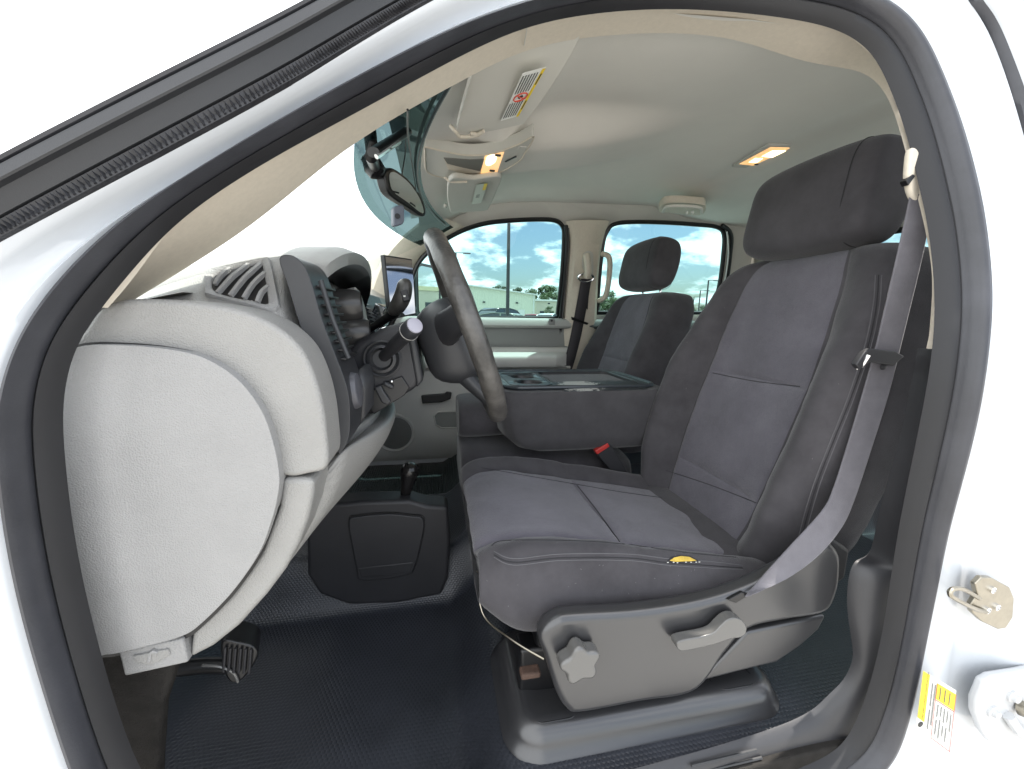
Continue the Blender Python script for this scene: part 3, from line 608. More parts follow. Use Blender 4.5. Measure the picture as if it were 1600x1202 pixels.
# ================================================================== seats
def seat(name, label, dx, dy, group, lift=0., dz=0.):
    D = V((dx, dy, dz)); yc = .82
    t = thing(name, label, 'car seat', (.38+dx, yc+dy, .76), group)
    # cushion
    half = [(0, .006), (-.3, .006), (-.5, .005), (-.615, .004), (-.635, -.007), (-.655, .004), (-.72, .55), (-.81, 1.), (-.90, .72), (-.965, -.3), (-1.0, -.55), (-.985, -.85), (-.90, -1.0), (-.55, -1.0), (0, -1.0)]
    ring_t = []
    for u, v in half: ring_t.append((u, v))
    for u, v in reversed(half[1:-1]): ring_t.append((-u, v))
    tz = [(.06, 1.022), (.09, 1.040), (.14, 1.047), (.24, 1.035), (.36, 1.006), (.5, .978), (.62, .952), (.70, .94)]
    tbm = [(.06, .97), (.08, .945), (.11, .918), (.16, .893), (.22, .905), (.30, .925), (.5, .94), (.6, .965), (.7, .97)]
    secs = []
    xs = [.078, .066, .062, .075, .105, .15, .22, .30, .352, .358, .364, .43, .52, .60, .66, .69]
    for i, x in enumerate(xs):
        sc = [.80, .93, .97, .99, 1, 1, 1, 1, 1, 1, 1, 1, 1, 1, .97, .85][i]; wv = .258*(.95 if x < .1 else 1)*sc
        zt = interp(x, tz)+(-.030, -.018, -.006, -.002)[i] if i < 4 else interp(x, tz)
        if i in (9,): zn = -.018
        else: zn = 0
        zb = interp(x, tbm); b = .020+.010*sst(.1, .3, x)
        ring = []
        for u, v in ring_t:
            y = u*wv
            if v > .009 or v == 1.: z = zt+b*v if v <= 1. else zt
            elif v >= -.01: z = zt+v+(zn*(1-abs(u/.62)**6) if abs(u) < .62 else 0)
            else: z = zt+(zb-zt)*(-v)
            if i == 0: z = zt+(z-zt)*.75-.02
            ring.append(V((x, yc+y, z))+D)
        secs.append(ring)
    n = len(ring_t)
    def mf(i, j): return 1 if (j < 4 or j >= n-4) else 0
    cush = grid('cushion', secs, [M_seat, M_seat2], t, ringclosed=True, cap=True, mfun=mf, sub=2)
    # backrest
    hb = [(0, .010), (.3, .009), (.48, .005), (.53, .004), (.55, .013), (.57, -.004), (.66, -.036), (.76, -.054), (.86, -.040), (.945, .010), (.985, .065), (1.0, .105), (.975, .140), (.90, .158), (.55, .165), (0, .168)]
    rb = list(hb)+[(-u, v) for u, v in reversed(hb[1:-1])]
    fx = [(.93, .628), (1.0, .655), (1.16, .697), (1.31, .747), (1.45, .790), (1.56, .825), (1.62, .845)]
    fwid = [(.93, .225), (1.0, .250), (1.12, .272), (1.31, .274), (1.42, .264), (1.52, .244), (1.57, .222), (1.6, .20)]
    secs = []
    zl = [.925, .95, 1.0, 1.052, 1.058, 1.064, 1.14, 1.22, 1.300, 1.307, 1.314, 1.38, 1.45, 1.52, 1.56, 1.585, 1.60, 1.606]
    for i, z in enumerate(zl):
        wv = interp(z, fwid); x0 = interp(z, fx); cz = 1.; ds = 1.
        if i == 15: wv *= .985; ds = .90
        if i == 16: wv *= .90; ds = .72
        if i == 17: wv *= .70; ds = .40
        if i == 0: wv *= .9; ds = .8
        nt_ = .014 if i in (4, 9) else 0
        ring = []
        for u, v in rb:
            vv = v+(nt_*(1-abs(u/.53)**6) if abs(u) < .53 and v < .1 else 0)
            amp = vv if vv > .03 else vv*(.25+.75*sst(1.56, 1.30, z))*(.6+.4*sst(.95, 1.1, z))
            side = 0 if v < .03 else .012*sst(1.2, 1.0, z)
            if u > 0 and amp < 0: amp *= 1.55
            d = .075+(amp-.075)*ds
            ring.append(V((x0+d+side, yc+u*wv*(1.09 if u > 0 else 1), z-(.03*(v-.02) if v > .03 else 0)))+D)
        secs.append(ring)
    n2 = len(rb)
    brest = grid('backrest', secs, [M_seat, M_seat2], t, ringclosed=True, cap=True, mfun=lambda i, j: 1 if (j < 3 or j >= n2-3) else 0, sub=2)
    # headrest
    secs = []
    for k, (yy, s) in enumerate([(-.160, .50), (-.157, .78), (-.146, .92), (-.10, .99), (0, 1.02), (.10, .99), (.146, .92), (.157, .78), (.160, .50)]):
        ring = []
        for a in [2*math.pi*q/20 for q in range(20)]:
            ca, sa = math.cos(a), math.sin(a)
            ex = (abs(ca)**.62)*(1 if ca > 0 else -1); ez = (abs(sa)**.62)*(1 if sa > 0 else -1)
            X = .872+.066*s*ex+.016*ez*s*.9; Z = 1.703+.108*s*ez-.012*ex*s
            if ez < 0: X += .010*ez
            ring.append(V((X, yc+yy, Z+lift))+D)
        secs.append(ring)
    grid('headrest', secs, M_seat, t, ringclosed=True, cap=True, sub=2)
    for yy in (-.075, .075):
        tube('headrest_post', [V((.895, yc+yy, 1.56))+D, V((.900, yc+yy, 1.64))+D], .006, M_chrome, t, seg=10)
    tube('headrest_seam', [V((.872+.066*1.0*(abs(math.cos(a))**.62)*(1 if math.cos(a) > 0 else -1)*1.0+.0135*(abs(math.sin(a))**.62)*(1 if math.sin(a) > 0 else -1), yc-.112, 1.703+lift+.1045*(abs(math.sin(a))**.62)*(1 if math.sin(a) > 0 else -1)-.012*math.cos(a)))+D for a in [2*math.pi*q/40 for q in range(40)]], .0009, M_thread, t, closed=True, seg=5)
    for ob_, st_ in ((cush, .010), (brest, .007)):
        md = ob_.modifiers.new('d', 'DISPLACE'); md.texture = lump; md.strength = st_; md.mid_level = .5; md.texture_coords = 'LOCAL'
        md = ob_.modifiers.new('w', 'DISPLACE'); md.texture = crease; md.strength = st_*.22; md.mid_level = .5; md.texture_coords = 'LOCAL'
    t_parts = (cush, brest)
    # under frame and track
    box('seat_pan', V((.39, yc, .87))+D, (.44, .44, .07), M_blk, t, bev=.01)
    for yy in (-.20, .20): box('track', V((.37, yc+yy, .80))+D, (.46, .045, .12), M_blk, t, bev=.006)
    return t, cush, brest
lump = bpy.data.textures.new('lump', 'CLOUDS'); lump.noise_scale = .085; lump.noise_depth = 3
crease = bpy.data.textures.new('crease', 'CLOUDS'); crease.noise_scale = .028; crease.noise_depth = 2
ds, d_cush, d_back = seat('driver_seat', 'charcoal cloth driver seat with torn bolster and adjuster knob', 0, 0, 'front bucket seats')
# seams and the torn patch lie on the evaluated cloth surface
bpy.context.view_layer.update(); DG = bpy.context.evaluated_depsgraph_get()
def on(ob_, a, b, h=.001):
    e = ob_.evaluated_get(DG); d = ray(a, b).normalized(); im = e.matrix_world.inverted()
    ok, loc, nr, _i = e.ray_cast(im @ CAMP, d)
    if ok and nr.dot(d) > 0: nr = -nr
    return (e.matrix_world @ loc)+nr*h if ok else None
def seam(name, ob_, pts, r, m, n=50):
    c = [on(ob_, p.x, p.y, .0004) for p in crom([V((a, b, 0)) for a, b in pts], n)]
    c = [q for q in c if q is not None]
    if len(c) > 3: tube(name, c, r, m, ds, seg=5)
M_stitch = mat('stitch_thread', (.10, .098, .105), .9)
for off, m_ in ((0, M_stitch), (6, M_thread), (10, M_stitch)):
    seam('cushion_seam', d_cush, [(772,862+off*.9),(803,873+off),(875,866+off),(980,866+off),(1041,873+off),(1110,878+off),(1160,884+off*.6)], .0009, m_)
for off, m_ in ((0, M_stitch), (5, M_thread), (10, M_stitch)):
    seam('backrest_seam', d_back, [(1368+off,430),(1364+off,480),(1350+off,545),(1325+off,620),(1297+off,690),(1270+off,760),(1250+off,830),(1245+off*.6,868)], .0009, m_)
seam('panel_seam', d_back, [(1114,583),(1180,596),(1250,604)], .0009, M_thread)
seam('panel_seam', d_back, [(1040,735),(1110,758),(1182,786)], .0008, M_thread)
seam('panel_seam', d_cush, [(902,759),(935,801),(968,847)], .0012, M_thread)
seam('panel_seam', d_cush, [(752,731),(825,744),(900,757),(970,769),(1034,778)], .0009, M_thread)
seam('panel_seam', d_cush, [(768,853),(790,845),(887,845),(969,850),(1075,864),(1150,871)], .0009, M_thread)
def patch(name, pts, m, h):
    q_ = [on(d_cush, a, b, h) for a, b in pts]; ca, cb = sum(p[0] for p in pts)/len(pts), sum(p[1] for p in pts)/len(pts); n_ = len(q_)
    mesh(name, q_+[on(d_cush, ca, cb, h*1.6)], [(i, (i+1) % n_, n_) for i in range(n_)], m, ds)
patch('torn_edge', [(1041,877),(1048,871),(1062,868),(1078,869.5),(1091,877),(1078,879),(1066,879),(1050,879)], M_thread, .0016)
patch('torn_foam', [(1045,877),(1052,872),(1063,870.2),(1076,871.8),(1087,877),(1078,878),(1066,878),(1053,878.2)], M_foam, .0030)
for a in (1042, 1051, 1057, 1070, 1078, 1086, 1091):
    q_ = on(d_cush, a, 879.4+random.uniform(-.3, .6), .0032)
    box('torn_thread', q_, (.0028, .0012, .0008), M_wht, ds, bev=0)
# lint on the cloth
lv_, lf_ = [], []
for k in range(70):
    ob_, a, b = random.choice([(d_cush, random.uniform(760, 1140), random.uniform(740, 950)), (d_back, random.uniform(1050, 1340), random.uniform(430, 780)), (d_cush, random.uniform(780, 1100), random.uniform(880, 960))])
    q_ = on(ob_, a, b, .0008)
    if q_ is None: continue
    an = random.uniform(0, 3.14); e = (rt*math.cos(an)+up*math.sin(an))*random.uniform(.0006, .0016); g_ = (up*math.cos(an)-rt*math.sin(an))*.0003
    i = len(lv_); lv_ += [q_-e-g_, q_+e-g_, q_+e+g_, q_-e+g_]; lf_.append((i, i+1, i+2, i+3))
o = mesh('lint', lv_, lf_, mat('lint_fibre', (.16, .16, .16), .9), ds); o['kind'] = 'stuff'
# plastic side cover
fc = [(844,1003),(852,984),(870,971),(895,965),(1000,958),(1095,943),(1165,922),(1225,893),(1268,866),(1296,851),(1312,862),(1317,882),(1312,925),(1291,960),(1230,972),(1172,986),(1138,1020),(1088,1083),(1000,1101),(907,1118),(885,1111),(870,1085),(853,1030)]
sc2 = slab('side_cover', crom(px(fc, .516), 110, True), (0, .034, 0), M_val, ds, bev=.012, seg=6)
rcv = [(1168,988),(1292,962),(1280,985),(1250,1012),(1215,1036),(1150,1052),(1096,1066)]
slab('rear_side_cover', px(rcv, .527), (0, .04, 0), M_val, ds, bev=.006, seg=4)
kc = P(900, 1022, .512)
star = []
for k in range(60):
    a = 2*math.pi*k/60+R(100); r = .0292+.0042*math.cos(5*(a-R(100)))
    star.append(V((kc.x+r*math.cos(a), .488, kc.z+r*math.sin(a))))
slab('lumbar_knob', star, (0, .026, 0), M_val2, sc2, bev=.005)
lv = [(1058,1010),(1064,1002),(1110,992),(1126,979),(1136,970),(1148,966),(1160,970),(1167,980),(1165,991),(1156,997),(1142,999),(1115,1008),(1074,1017),(1062,1017)]
slab('recline_lever', crom([P(a, b, .492) for a, b in lv], 70, True), (0, .018, 0), M_val2, sc2, bev=.006)
# track cover on the floor
def rr3(d, z, r=.055): return [V((a, b, z)) for a, b in rr_(.112+d, .634-d, .512+d, .76-d, max(.012, r-d), 9)]
grid('track_cover', [rr3(-.010, .733), rr3(-.007, .738), rr3(-.001, .744), rr3(.003, .755), rr3(.008, .765), rr3(.016, .773), rr3(.026, .777), rr3(.038, .7775), rr3(.06, .773), rr3(.10, .770)], M_val, ds, ringclosed=True, cap='end', ang=80)
for x0_, x1_ in ((.150, .232), (.50, .585)):
    lp = [V((a, b, .7985)) for a, b in rr_(x0_, x1_, .535, .66, .02)]
    tube('bolt_cap_seam', [V((p.x, p.y, .776 if p.y < .575 else .773)) for p in lp], .0011, M_blk, ds, closed=True, seg=5)
box('track_bracket', P(828, 1050, .56), (.034, .02, .012), M_rust, ds)
tube('adjust_bar', [P(745, 892, .70), P(755, 960, .66), P(800, 1000, .60), P(850, 1030, .56)], .0018, M_steel, ds, n=20, seg=8)
# hinge bracket of the backrest
slab('hinge_cover', px([(1240,880),(1300,840),(1330,860),(1322,905),(1300,920)], .545), (0, .03, 0), M_chd, ds, bev=.008)

ps, _c, _b = seat('passenger_seat', 'charcoal cloth passenger seat beyond the folded centre console', .06, .86, 'front bucket seats', .018, -.05)

# ================================================================== seat belts
b1 = thing('driver_seat_belt', 'grey seat belt webbing running down beside the driver seat', 'seat belt', P(1180, 925, .52))
BL = [(1422,300),(1415,335),(1396,420),(1368,540),(1350,605),(1325,690),(1302,762),(1284,798),(1235,852),(1200,890),(1164,932)]
BR = [(1450,310),(1448,345),(1443,390),(1404,552),(1389,612),(1364,692),(1333,785),(1312,828),(1278,868),(1232,902),(1178,927)]
yb2 = [.528,.528,.53,.54,.545,.54,.53,.52,.51,.504,.502]
o = ribbon('webbing', [P(a, b, y+.010) for (a, b), y in zip(BL, yb2)], [P(a, b, y) for (a, b), y in zip(BR, yb2)], [(0, 0), (.04, .0012), (.1, .0006), (.5, .002), (.9, .0006), (.96, .0012), (1, 0)], M_web, b1, n=80, sol=.0016)
gd = crom([P(a, b, .532) for a, b in [(1420,268),(1421,285),(1425,303),(1433,316),(1442,318),(1450,308),(1449,285),(1444,255),(1434,232),(1424,235)]], 40, True)
slab('upper_guide', gd, (0, .010, 0), M_beige, b1, bev=.004, seg=4)
slab('guide_slot', [P(a, b, .5305) for a, b in [(1416,282),(1427,272),(1431,275),(1420,290)]], (0, .01, 0), M_blk, b1, bev=.001)
tg_ = [P(a, b, .532) for a, b in [(1338,570),(1352,550),(1362,545),(1400,549),(1414,557),(1404,565),(1398,572),(1360,566),(1344,578)]]
slab('latch_tongue', tg_, (0, .010, 0), M_chd, b1, bev=.002)
tube('tongue_plate', [P(1338, 576, .540), P(1346, 572, .535), P(1357, 555, .531)], .003, M_chrome, b1, seg=8)
lathe('stop_button', P(1379, 573, .540), (0, -1, 0), [(0, .0055), (.003, .005), (.004, .003), (.004, .0001)], M_chd, b1, seg=16)
slab('belt_slot', px([(1138,938),(1160,926),(1172,930),(1150,943)], .5125), (0, .006, 0), M_blk, b1, bev=.001)
bk = thing('belt_buckle', 'seat belt buckle with red release button between the seats', 'buckle', P(960, 722, 1.07))
bx_ = (P(972, 735, 1.06)-P(940, 700, 1.06)).normalized()
slab('buckle_body', px([(931,707),(952,694),(958,700),(984,742),(968,752),(938,717)], 1.062), (0, .022, 0), M_chd, bk, bev=.004)
slab('release_button', px([(930,705),(950,693),(953,698),(933,711)], 1.058), (0, .018, 0), M_red, bk, bev=.002)
b2 = thing('passenger_seat_belt', 'dark seat belt hanging on the far pillar behind the passenger seat', 'seat belt', FS(905, 545, -.06))
o = ribbon('webbing', [FS(a, b, -.065) for a, b in [(908,436),(902,470),(896,502),(888,540),(878,575)]], [FS(a, b, -.065) for a, b in [(923,436),(918,470),(912,505),(903,545),(893,580)]], [(0, 0), (.5, .001), (1, 0)], M_webd, b2, n=20, sol=.002)
ribbon('return_webbing', [FS(a, b, -.055) for a, b in [(911,437),(913,470),(908,503)]], [FS(a, b, -.055) for a, b in [(924,437),(919,470),(918,503)]], [(0, 0), (1, 0)], M_webd, b2, n=8, sol=.002)
tube('guide_post', [FS(916, 398, -.055), FS(918, 410, -.075), FS(919, 425, -.08), FS(917, 433, -.07)], .018, M_beige, b2, n=14, seg=12)
tube('guide_loop', [FS(915.5+12*math.cos(a), 434+6.5*math.sin(a), -.07) for a in [2*math.pi*s/22 for s in range(22)]], .0045, M_chrome, b2, closed=True, seg=8)
slab('guide_recess', crom([FS(a, b, -.052) for a, b in [(911,420),(911,400),(916,393),(923,393),(927,400),(926,430)]], 30, True), (0, .006, 0), M_greyp, b2, bev=.001)
slab('latch_tongue', [FS(a, b, -.072) for a, b in [(893,495),(920,505),(918,508),(894,500)]], (0, .012, 0), M_blk, b2, bev=.002)
gh = thing('far_grab_handle', 'beige vertical grab handle on the far pillar', 'grab handle', FS(944, 430, -.05))
tube('grip', [FS(941, 397, -.035), FS(950, 400, -.07), FS(953, 412, -.08), FS(951, 440, -.085), FS(947, 460, -.08), FS(941, 468, -.07), FS(936, 470, -.035)], .013, M_beige, gh, n=30, seg=12)
ah = thing('roof_assist_handle', 'folded grey assist handle on the roof edge above the rear side window', 'grab handle', FS(1065, 325, -.08))
slab('base', crom([PZ(a, b, 1.905) for a, b in [(1030,332),(1035,320),(1055,317),(1090,319),(1102,322),(1100,334),(1085,337),(1050,333)]], 40, True), (0, .004, .03), M_beige, ah, bev=.004)
tube('grip', [PZ(1036, 331, 1.895), PZ(1042, 323, 1.89), PZ(1070, 322, 1.888), PZ(1094, 325, 1.89), PZ(1096, 333, 1.895)], .006, M_liner, ah, n=24, seg=8)
for a in (1073, 1082): box('hook', PZ(a, 332, 1.89), (.01, .012, .016), M_wht, ah)

# ================================================================== centre console (folded seat back) and centre cushion
cc_ = thing('centre_console', 'dark cloth fold down console with cup holders and worn armrest edge', 'console', (.42, 1.25, .80))
zt = 1.235
plan = [(.17, 1.14), (.19, 1.075), (.26, 1.055), (.58, 1.055), (.68, 1.07), (.70, 1.12), (.70, 1.40), (.67, 1.44), (.24, 1.44), (.18, 1.40), (.168, 1.28)]
pl = crom([V((a, b, 0)) for a, b in plan], 60, True); ctr = V((.43, 1.25, 0))
rows = []
for z, s, sh_ in [(1.052, .84, .06), (1.066, .94, .042), (1.10, .99, .018), (1.18, 1.0, 0), (1.215, 1.0, 0), (1.230, .992, 0), (1.236, .975, 0)]:
    rows.append([ctr+(p-ctr)*s+V((sh_*(1-(p.x-.17)/.5), 0, z)) for p in pl])
grid('body', rows, mat('console_cloth', (.062, .060, .064), .9, spec=.15, bump=(1500, .4, .001), var=(14, .15), sheen=.2), cc_, ringclosed=True, cap=True, ang=50)
M_tray = mat('tray_plastic', (.030, .036, .042), .32, spec=.6, bump=(700, .15, .0006), var=(10, .1))
# worn vinyl showing pale cloth: mottled mask around the worn spot
mw = bpy.data.materials.new('worn_armrest'); mw.use_nodes = True; nt = mw.node_tree; bb = nt.nodes['Principled BSDF']; bb.inputs['Roughness'].default_value = .45
tcw = nt.nodes.new('ShaderNodeTexCoord'); nz = nt.nodes.new('ShaderNodeTexNoise'); nz.inputs['Scale'].default_value = 55; nz.inputs['Detail'].default_value = 6; nz.inputs['Roughness'].default_value = .75
nt.links.new(tcw.outputs['Object'], nz.inputs['Vector'])
vd = nt.nodes.new('ShaderNodeVectorMath'); vd.operation = 'DISTANCE'; nt.links.new(tcw.outputs['Object'], vd.inputs[0]); vd.inputs[1].default_value = P(905, 604, 1.11)
m1 = nt.nodes.new('ShaderNodeMapRange'); m1.inputs['From Min'].default_value = .02; m1.inputs['From Max'].default_value = .115; m1.inputs['To Min'].default_value = .26; m1.inputs['To Max'].default_value = -.25; nt.links.new(vd.outputs['Value'], m1.inputs['Value'])
ad = nt.nodes.new('ShaderNodeMath'); ad.operation = 'ADD'; nt.links.new(nz.outputs['Fac'], ad.inputs[0]); nt.links.new(m1.outputs[0], ad.inputs[1])
cr = nt.nodes.new('ShaderNodeValToRGB'); cr.color_ramp.elements[0].position = .54; cr.color_ramp.elements[0].color = (.030, .034, .038, 1); cr.color_ramp.elements[1].position = .58; cr.color_ramp.elements[1].color = (.42, .42, .40, 1)
nt.links.new(ad.outputs[0], cr.inputs[0]); nt.links.new(cr.outputs[0], bb.inputs['Base Color'])
bpn = nt.nodes.new('ShaderNodeBump'); bpn.inputs['Distance'].default_value = .003; bpn.inputs['Strength'].default_value = .7; nt.links.new(ad.outputs[0], bpn.inputs['Height']); nt.links.new(bpn.outputs[0], bb.inputs['Normal'])
def holed_z(name, outer, holes, z, m, par, sol=0.):
    bm = bmesh.new(); es = []
    for loop in [outer]+holes:
        vv = [bm.verts.new((a, b, z)) for a, b in loop]; es += [bm.edges.new((vv[i], vv[(i+1) % len(vv)])) for i in range(len(vv))]
    bmesh.ops.triangle_fill(bm, use_beauty=True, use_dissolve=False, edges=es, normal=(0, 0, 1))
    vs = [v.co.copy() for v in bm.verts]; bm.verts.index_update(); fs = [tuple(v.index for v in f.verts) for f in bm.faces]; bm.free()
    return mesh(name, vs, fs, m, par, sol=sol)
circ = lambda cx, cy, r, n=28: [(cx+r*math.cos(2*math.pi*k/n), cy+r*math.sin(2*math.pi*k/n)) for k in range(n)]
cups = [(.285, 1.18), (.285, 1.285)]
rim = rr_(.195, .665, 1.085, 1.42, .05); tray = rr_(.36, .63, 1.17, 1.39, .025)
top = holed_z('tray_top', rim, [circ(*c, .040) for c in cups]+[tray], 1.242, M_tray, cc_, sol=.006)
tube('tray_rim', [V((a, b, 1.244)) for a, b in rim], .006, M_tray, cc_, closed=True, seg=8)
tube('cup_plate_rim', [V((a, b, 1.2455)) for a, b in rr_(.215, .345, 1.115, 1.36, .03)], .0022, M_tray, cc_, closed=True, seg=6)
for c in cups:
    lathe('cup_holder', (c[0], c[1], 1.2452), (0, 0, -1), [(0, .041), (.002, .0395), (.055, .035), (.055, .0001)], M_blk, cc_, cap='end')
tw = rr_(.36, .63, 1.17, 1.39, .025)
grid('tray_well', [[V((a, b, 1.2448)) for a, b in tw], [V((.495+(a-.495)*.95, 1.28+(b-1.28)*.95, 1.20)) for a, b in tw], [V((.495+(a-.495)*.5, 1.28+(b-1.28)*.5, 1.199)) for a, b in tw]], M_chd, cc_, ringclosed=True, cap='end')
wn_o = [V((a, b, c)) for a, b, c in [(.36, 1.064, 1.232), (.46, 1.062, 1.233), (.56, 1.062, 1.233), (.62, 1.066, 1.233)]]
ribbon('worn_edge', wn_o, [p+V((0, .095, .0135)) for p in wn_o], [(0, .004), (.12, .006), (.3, .006), (1, .003)], mw, cc_, n=30, d=V((0, -.2, 1)))
cu = thing('centre_seat_cushion', 'black cloth centre seat cushion under the folded console', 'seat cushion', (.35, 1.25, .85))
secs = []
for x, s, dz in [(.075, .6, -.02), (.066, .9, -.008), (.085, .98, 0), (.16, 1, .0), (.35, 1, -.02), (.6, 1, -.04), (.64, .9, -.05)]:
    secs.append([V((x, 1.265+.155*s*cx_, .97+dz+.075*s*sz_)) for cx_, sz_ in [(-1, -.6), (-1, .5), (-.85, .95), (-.4, 1.05), (0, 1.05), (.4, 1.05), (.85, .95), (1, .5), (1, -.6), (0, -1)]])
grid('cushion', secs, M_seat, cu, ringclosed=True, cap=True, sub=2)
secs = []
for x, s in [(.072, .6), (.064, .9), (.08, 1), (.17, 1), (.28, .9), (.30, .6)]:
    secs.append([V((x, 1.30+.12*s*cx_, 1.110+.07*s*sz_)) for cx_, sz_ in [(-1, -.6), (-1, .5), (-.8, .95), (0, 1.05), (.8, .95), (1, .5), (1, -.6), (0, -1)]])
grid('raised_bolster', secs, M_seat, cu, ringclosed=True, cap=True, sub=2)

# ================================================================== floor console with transfer case shifter
fcn = thing('floor_console', 'dark grey floor console with a lidded panel on the tunnel', 'floor console', (-.15, 1.1, .68))
bd = px([(478,800),(486,788),(545,786),(560,784),(640,782),(668,790),(700,792),(704,840),(700,905),(690,930),(620,944),(545,946),(500,930),(480,900)], 1.0)
slab('console_body', bd, (0.0, .075, -.004), M_chd, fcn, bev=.010, seg=4)
ld = px([(544,812),(560,805),(605,801),(640,804),(664,812),(656,862),(648,888),(640,897),(600,905),(562,906),(557,890),(549,850)], .996)
slab('lid_gap', crom(ld, 60, True), (0, .006, 0), M_blk, fcn, bev=0)
cl_ = sum(ld, V())/len(ld)
slab('lid', crom([cl_+(p-cl_)*.975 for p in ld], 60, True), (0, .01, 0), M_chd, fcn, bev=.003).location = V((0, -.005, 0))
slab('lid_lower_pocket', px([(560,888),(645,879),(643,892),(606,900),(564,902)], .990), (0, .004, 0), M_blk if False else M_chd, fcn, bev=.002)
slab('side_bin', px([(500,782),(548,783),(540,800),(508,800)], 1.02), (0, .05, 0), M_blk, fcn, bev=.004)
slab('shifter_plate', [P(a, b, 1.02) for a, b in [(553,796),(600,786),(650,788),(664,800),(640,802),(600,799),(560,804)]], (0, .04, .0), M_chr, fcn, bev=.004)
shf = thing('transfer_shifter', 'black knobbed four wheel drive shift lever on the floor console', 'gear lever', P(630, 795, 1.045))
tube('lever', [P(628, 796, 1.045), P(632, 776, 1.045)], .006, M_blk, shf)
k0, k1 = P(632, 780, 1.045), P(641, 734, 1.045)
lathe('knob', k0, k1-k0, [(0, .010), (.012, .013), (.040, .0165), (.066, .022), (.082, .0245), (.094, .0225), (.102, .016), (.106, .006), (.106, .0001)], mat('glossy_black_plastic', (.012, .011, .011), .22), shf)
# pedal and lever left of the footwell
pd = thing('parking_brake_pedal', 'black ribbed parking brake pedal under the dash end', 'pedal', P(335, 1040, .60))
pc = [P(a, b, .60) for a, b in [(345,1003),(372,1003),(398,1012),(402,1030),(380,1062),(362,1068),(350,1050)]]
slab('pad', crom(pc, 40, True), (-.02, .06, -.01), M_blk, pd, bev=.005)
for k in range(6): a = 352+8*k; tube('pad_rib', [P(a, 1012+k*.5, .597), P(a-3, 1050+k*.5, .597)], .002, M_chd, pd, seg=6)
tube('arc_edge', [P(316, 1040, .598), P(345, 1042, .598), P(365, 1052, .598), P(372, 1066, .598)], .0022, M_val2, pd, n=16, seg=6)
tube('arm', [P(362, 1040, .63), P(320, 1040, .63), P(270, 1045, .62)], .012, M_blk, pd, seg=10)
hk = thing('wiring_clip', 'small black wire clip hanging under the knee panel', 'clip', P(532, 745, .70))
tube('wire', [P(540, 731, .66), P(533, 740, .66), P(536, 744, .66), P(529, 752, .66)], .0016, M_blk, hk, n=14, seg=6)

# ================================================================== things on the roof and windshield
def zq(l, z): return [PZ(a, b, z) for a, b in l]
def flat(name, q, h, m, par, u0=0, v0=0, u1=1, v1=1):
    f = lambda u, v: q[0].lerp(q[1], u).lerp(q[3].lerp(q[2], u), v)+V((0, 0, -h))
    return mesh(name, [f(u0, v0), f(u1, v0), f(u1, v1), f(u0, v1)], [(0, 1, 2, 3)], m, par)
vs1 = thing('driver_sun_visor', 'grey sun visor with white and yellow warning label above the windshield', 'sun visor', PZ(780, 150, 1.87), 'sun visors')
vo1 = [PZ(a, b, z) for a, b, z in [(742,106,1.855),(752,98,1.865),(830,58,1.878),(908,40,1.885),(870,122,1.866),(822,189,1.853),(812,195,1.85),(760,206,1.843),(720,208,1.836),(714,203,1.834),(728,150,1.834)]]
slab('panel', crom(vo1, 60, True), (0, 0, .016), M_visor, vs1, bev=.005)
tube('pivot_arm', [PZ(704, 197, 1.845), PZ(712, 206, 1.832), PZ(720, 214, 1.83), PZ(742, 212, 1.832), PZ(756, 205, 1.835)], .004, M_beige, vs1, n=16, seg=8)
box('clip', PZ(742, 210, 1.834), (.022, .012, .008), M_beige, vs1)
lq1 = [PZ(a, b, z) for a, b, z in [(817,111,1.850),(854,101,1.856),(810,179,1.850),(782,187,1.8425)]]
flat('label_paper', lq1, .003, M_wht, vs1)
flat('label_yellow_band', lq1, .0036, M_yel, vs1, .86, .02, 1, 1)
for k in range(6):
    flat('label_print', lq1, .0036, M_ink, vs1, .08+.125*k, .06, .13+.125*k, .40); flat('label_print', lq1, .0036, M_ink, vs1, .08+.125*k, .60, .13+.125*k, .94)
flat('label_heading', lq1, .0040, M_ink, vs1, .90, .10, .96, .30); flat('label_heading', lq1, .0040, M_ink, vs1, .90, .62, .96, .82)
lc = lq1[0].lerp(lq1[2], .5)+V((0, 0, -.0042)); ru = (lq1[1]-lq1[0]).normalized(); rv = (lq1[3]-lq1[0]).normalized()
tube('label_red_circle', [lc+(ru*math.cos(a)+rv*math.sin(a))*.0125 for a in [2*math.pi*s/24 for s in range(24)]], .0014, M_redi, vs1, closed=True, seg=5)
tube('label_red_bar', [lc-(ru+rv)*.0085, lc+(ru+rv)*.0085], .0012, M_redi, vs1, seg=5)
mesh('label_symbol', [lc-ru*.006-rv*.002, lc+ru*.002-rv*.006, lc+ru*.006+rv*.001, lc-ru*.001+rv*.006], [(0, 1, 2, 3)], M_ink, vs1)
vs2 = thing('passenger_sun_visor', 'smaller looking far sun visor with pale label beyond the overhead console', 'sun visor', PZ(735, 305, 1.87), 'sun visors')
vo2 = [PZ(a, b, z) for a, b, z in [(701,283,1.838),(740,281,1.846),(782,277,1.855),(776,300,1.855),(765,324,1.853),(757,330,1.85),(720,332,1.842),(703,331,1.838)]]
slab('panel', crom(vo2, 40, True), (0, 0, .016), M_visor, vs2, bev=.005)
lq2 = [PZ(a, b, 1.8495) for a, b in [(744,285),(762,283),(752,314),(737,317)]]
flat('label_paper', lq2, .006, mat('pale_label', (.55, .58, .50), .6), vs2)
flat('label_yellow_mark', lq2, .0068, M_yel, vs2, .7, .0, 1, .3)
for k in range(3): flat('label_print', lq2, .0068, M_ink, vs2, .25, .50+.06*k, .60, .52+.06*k)
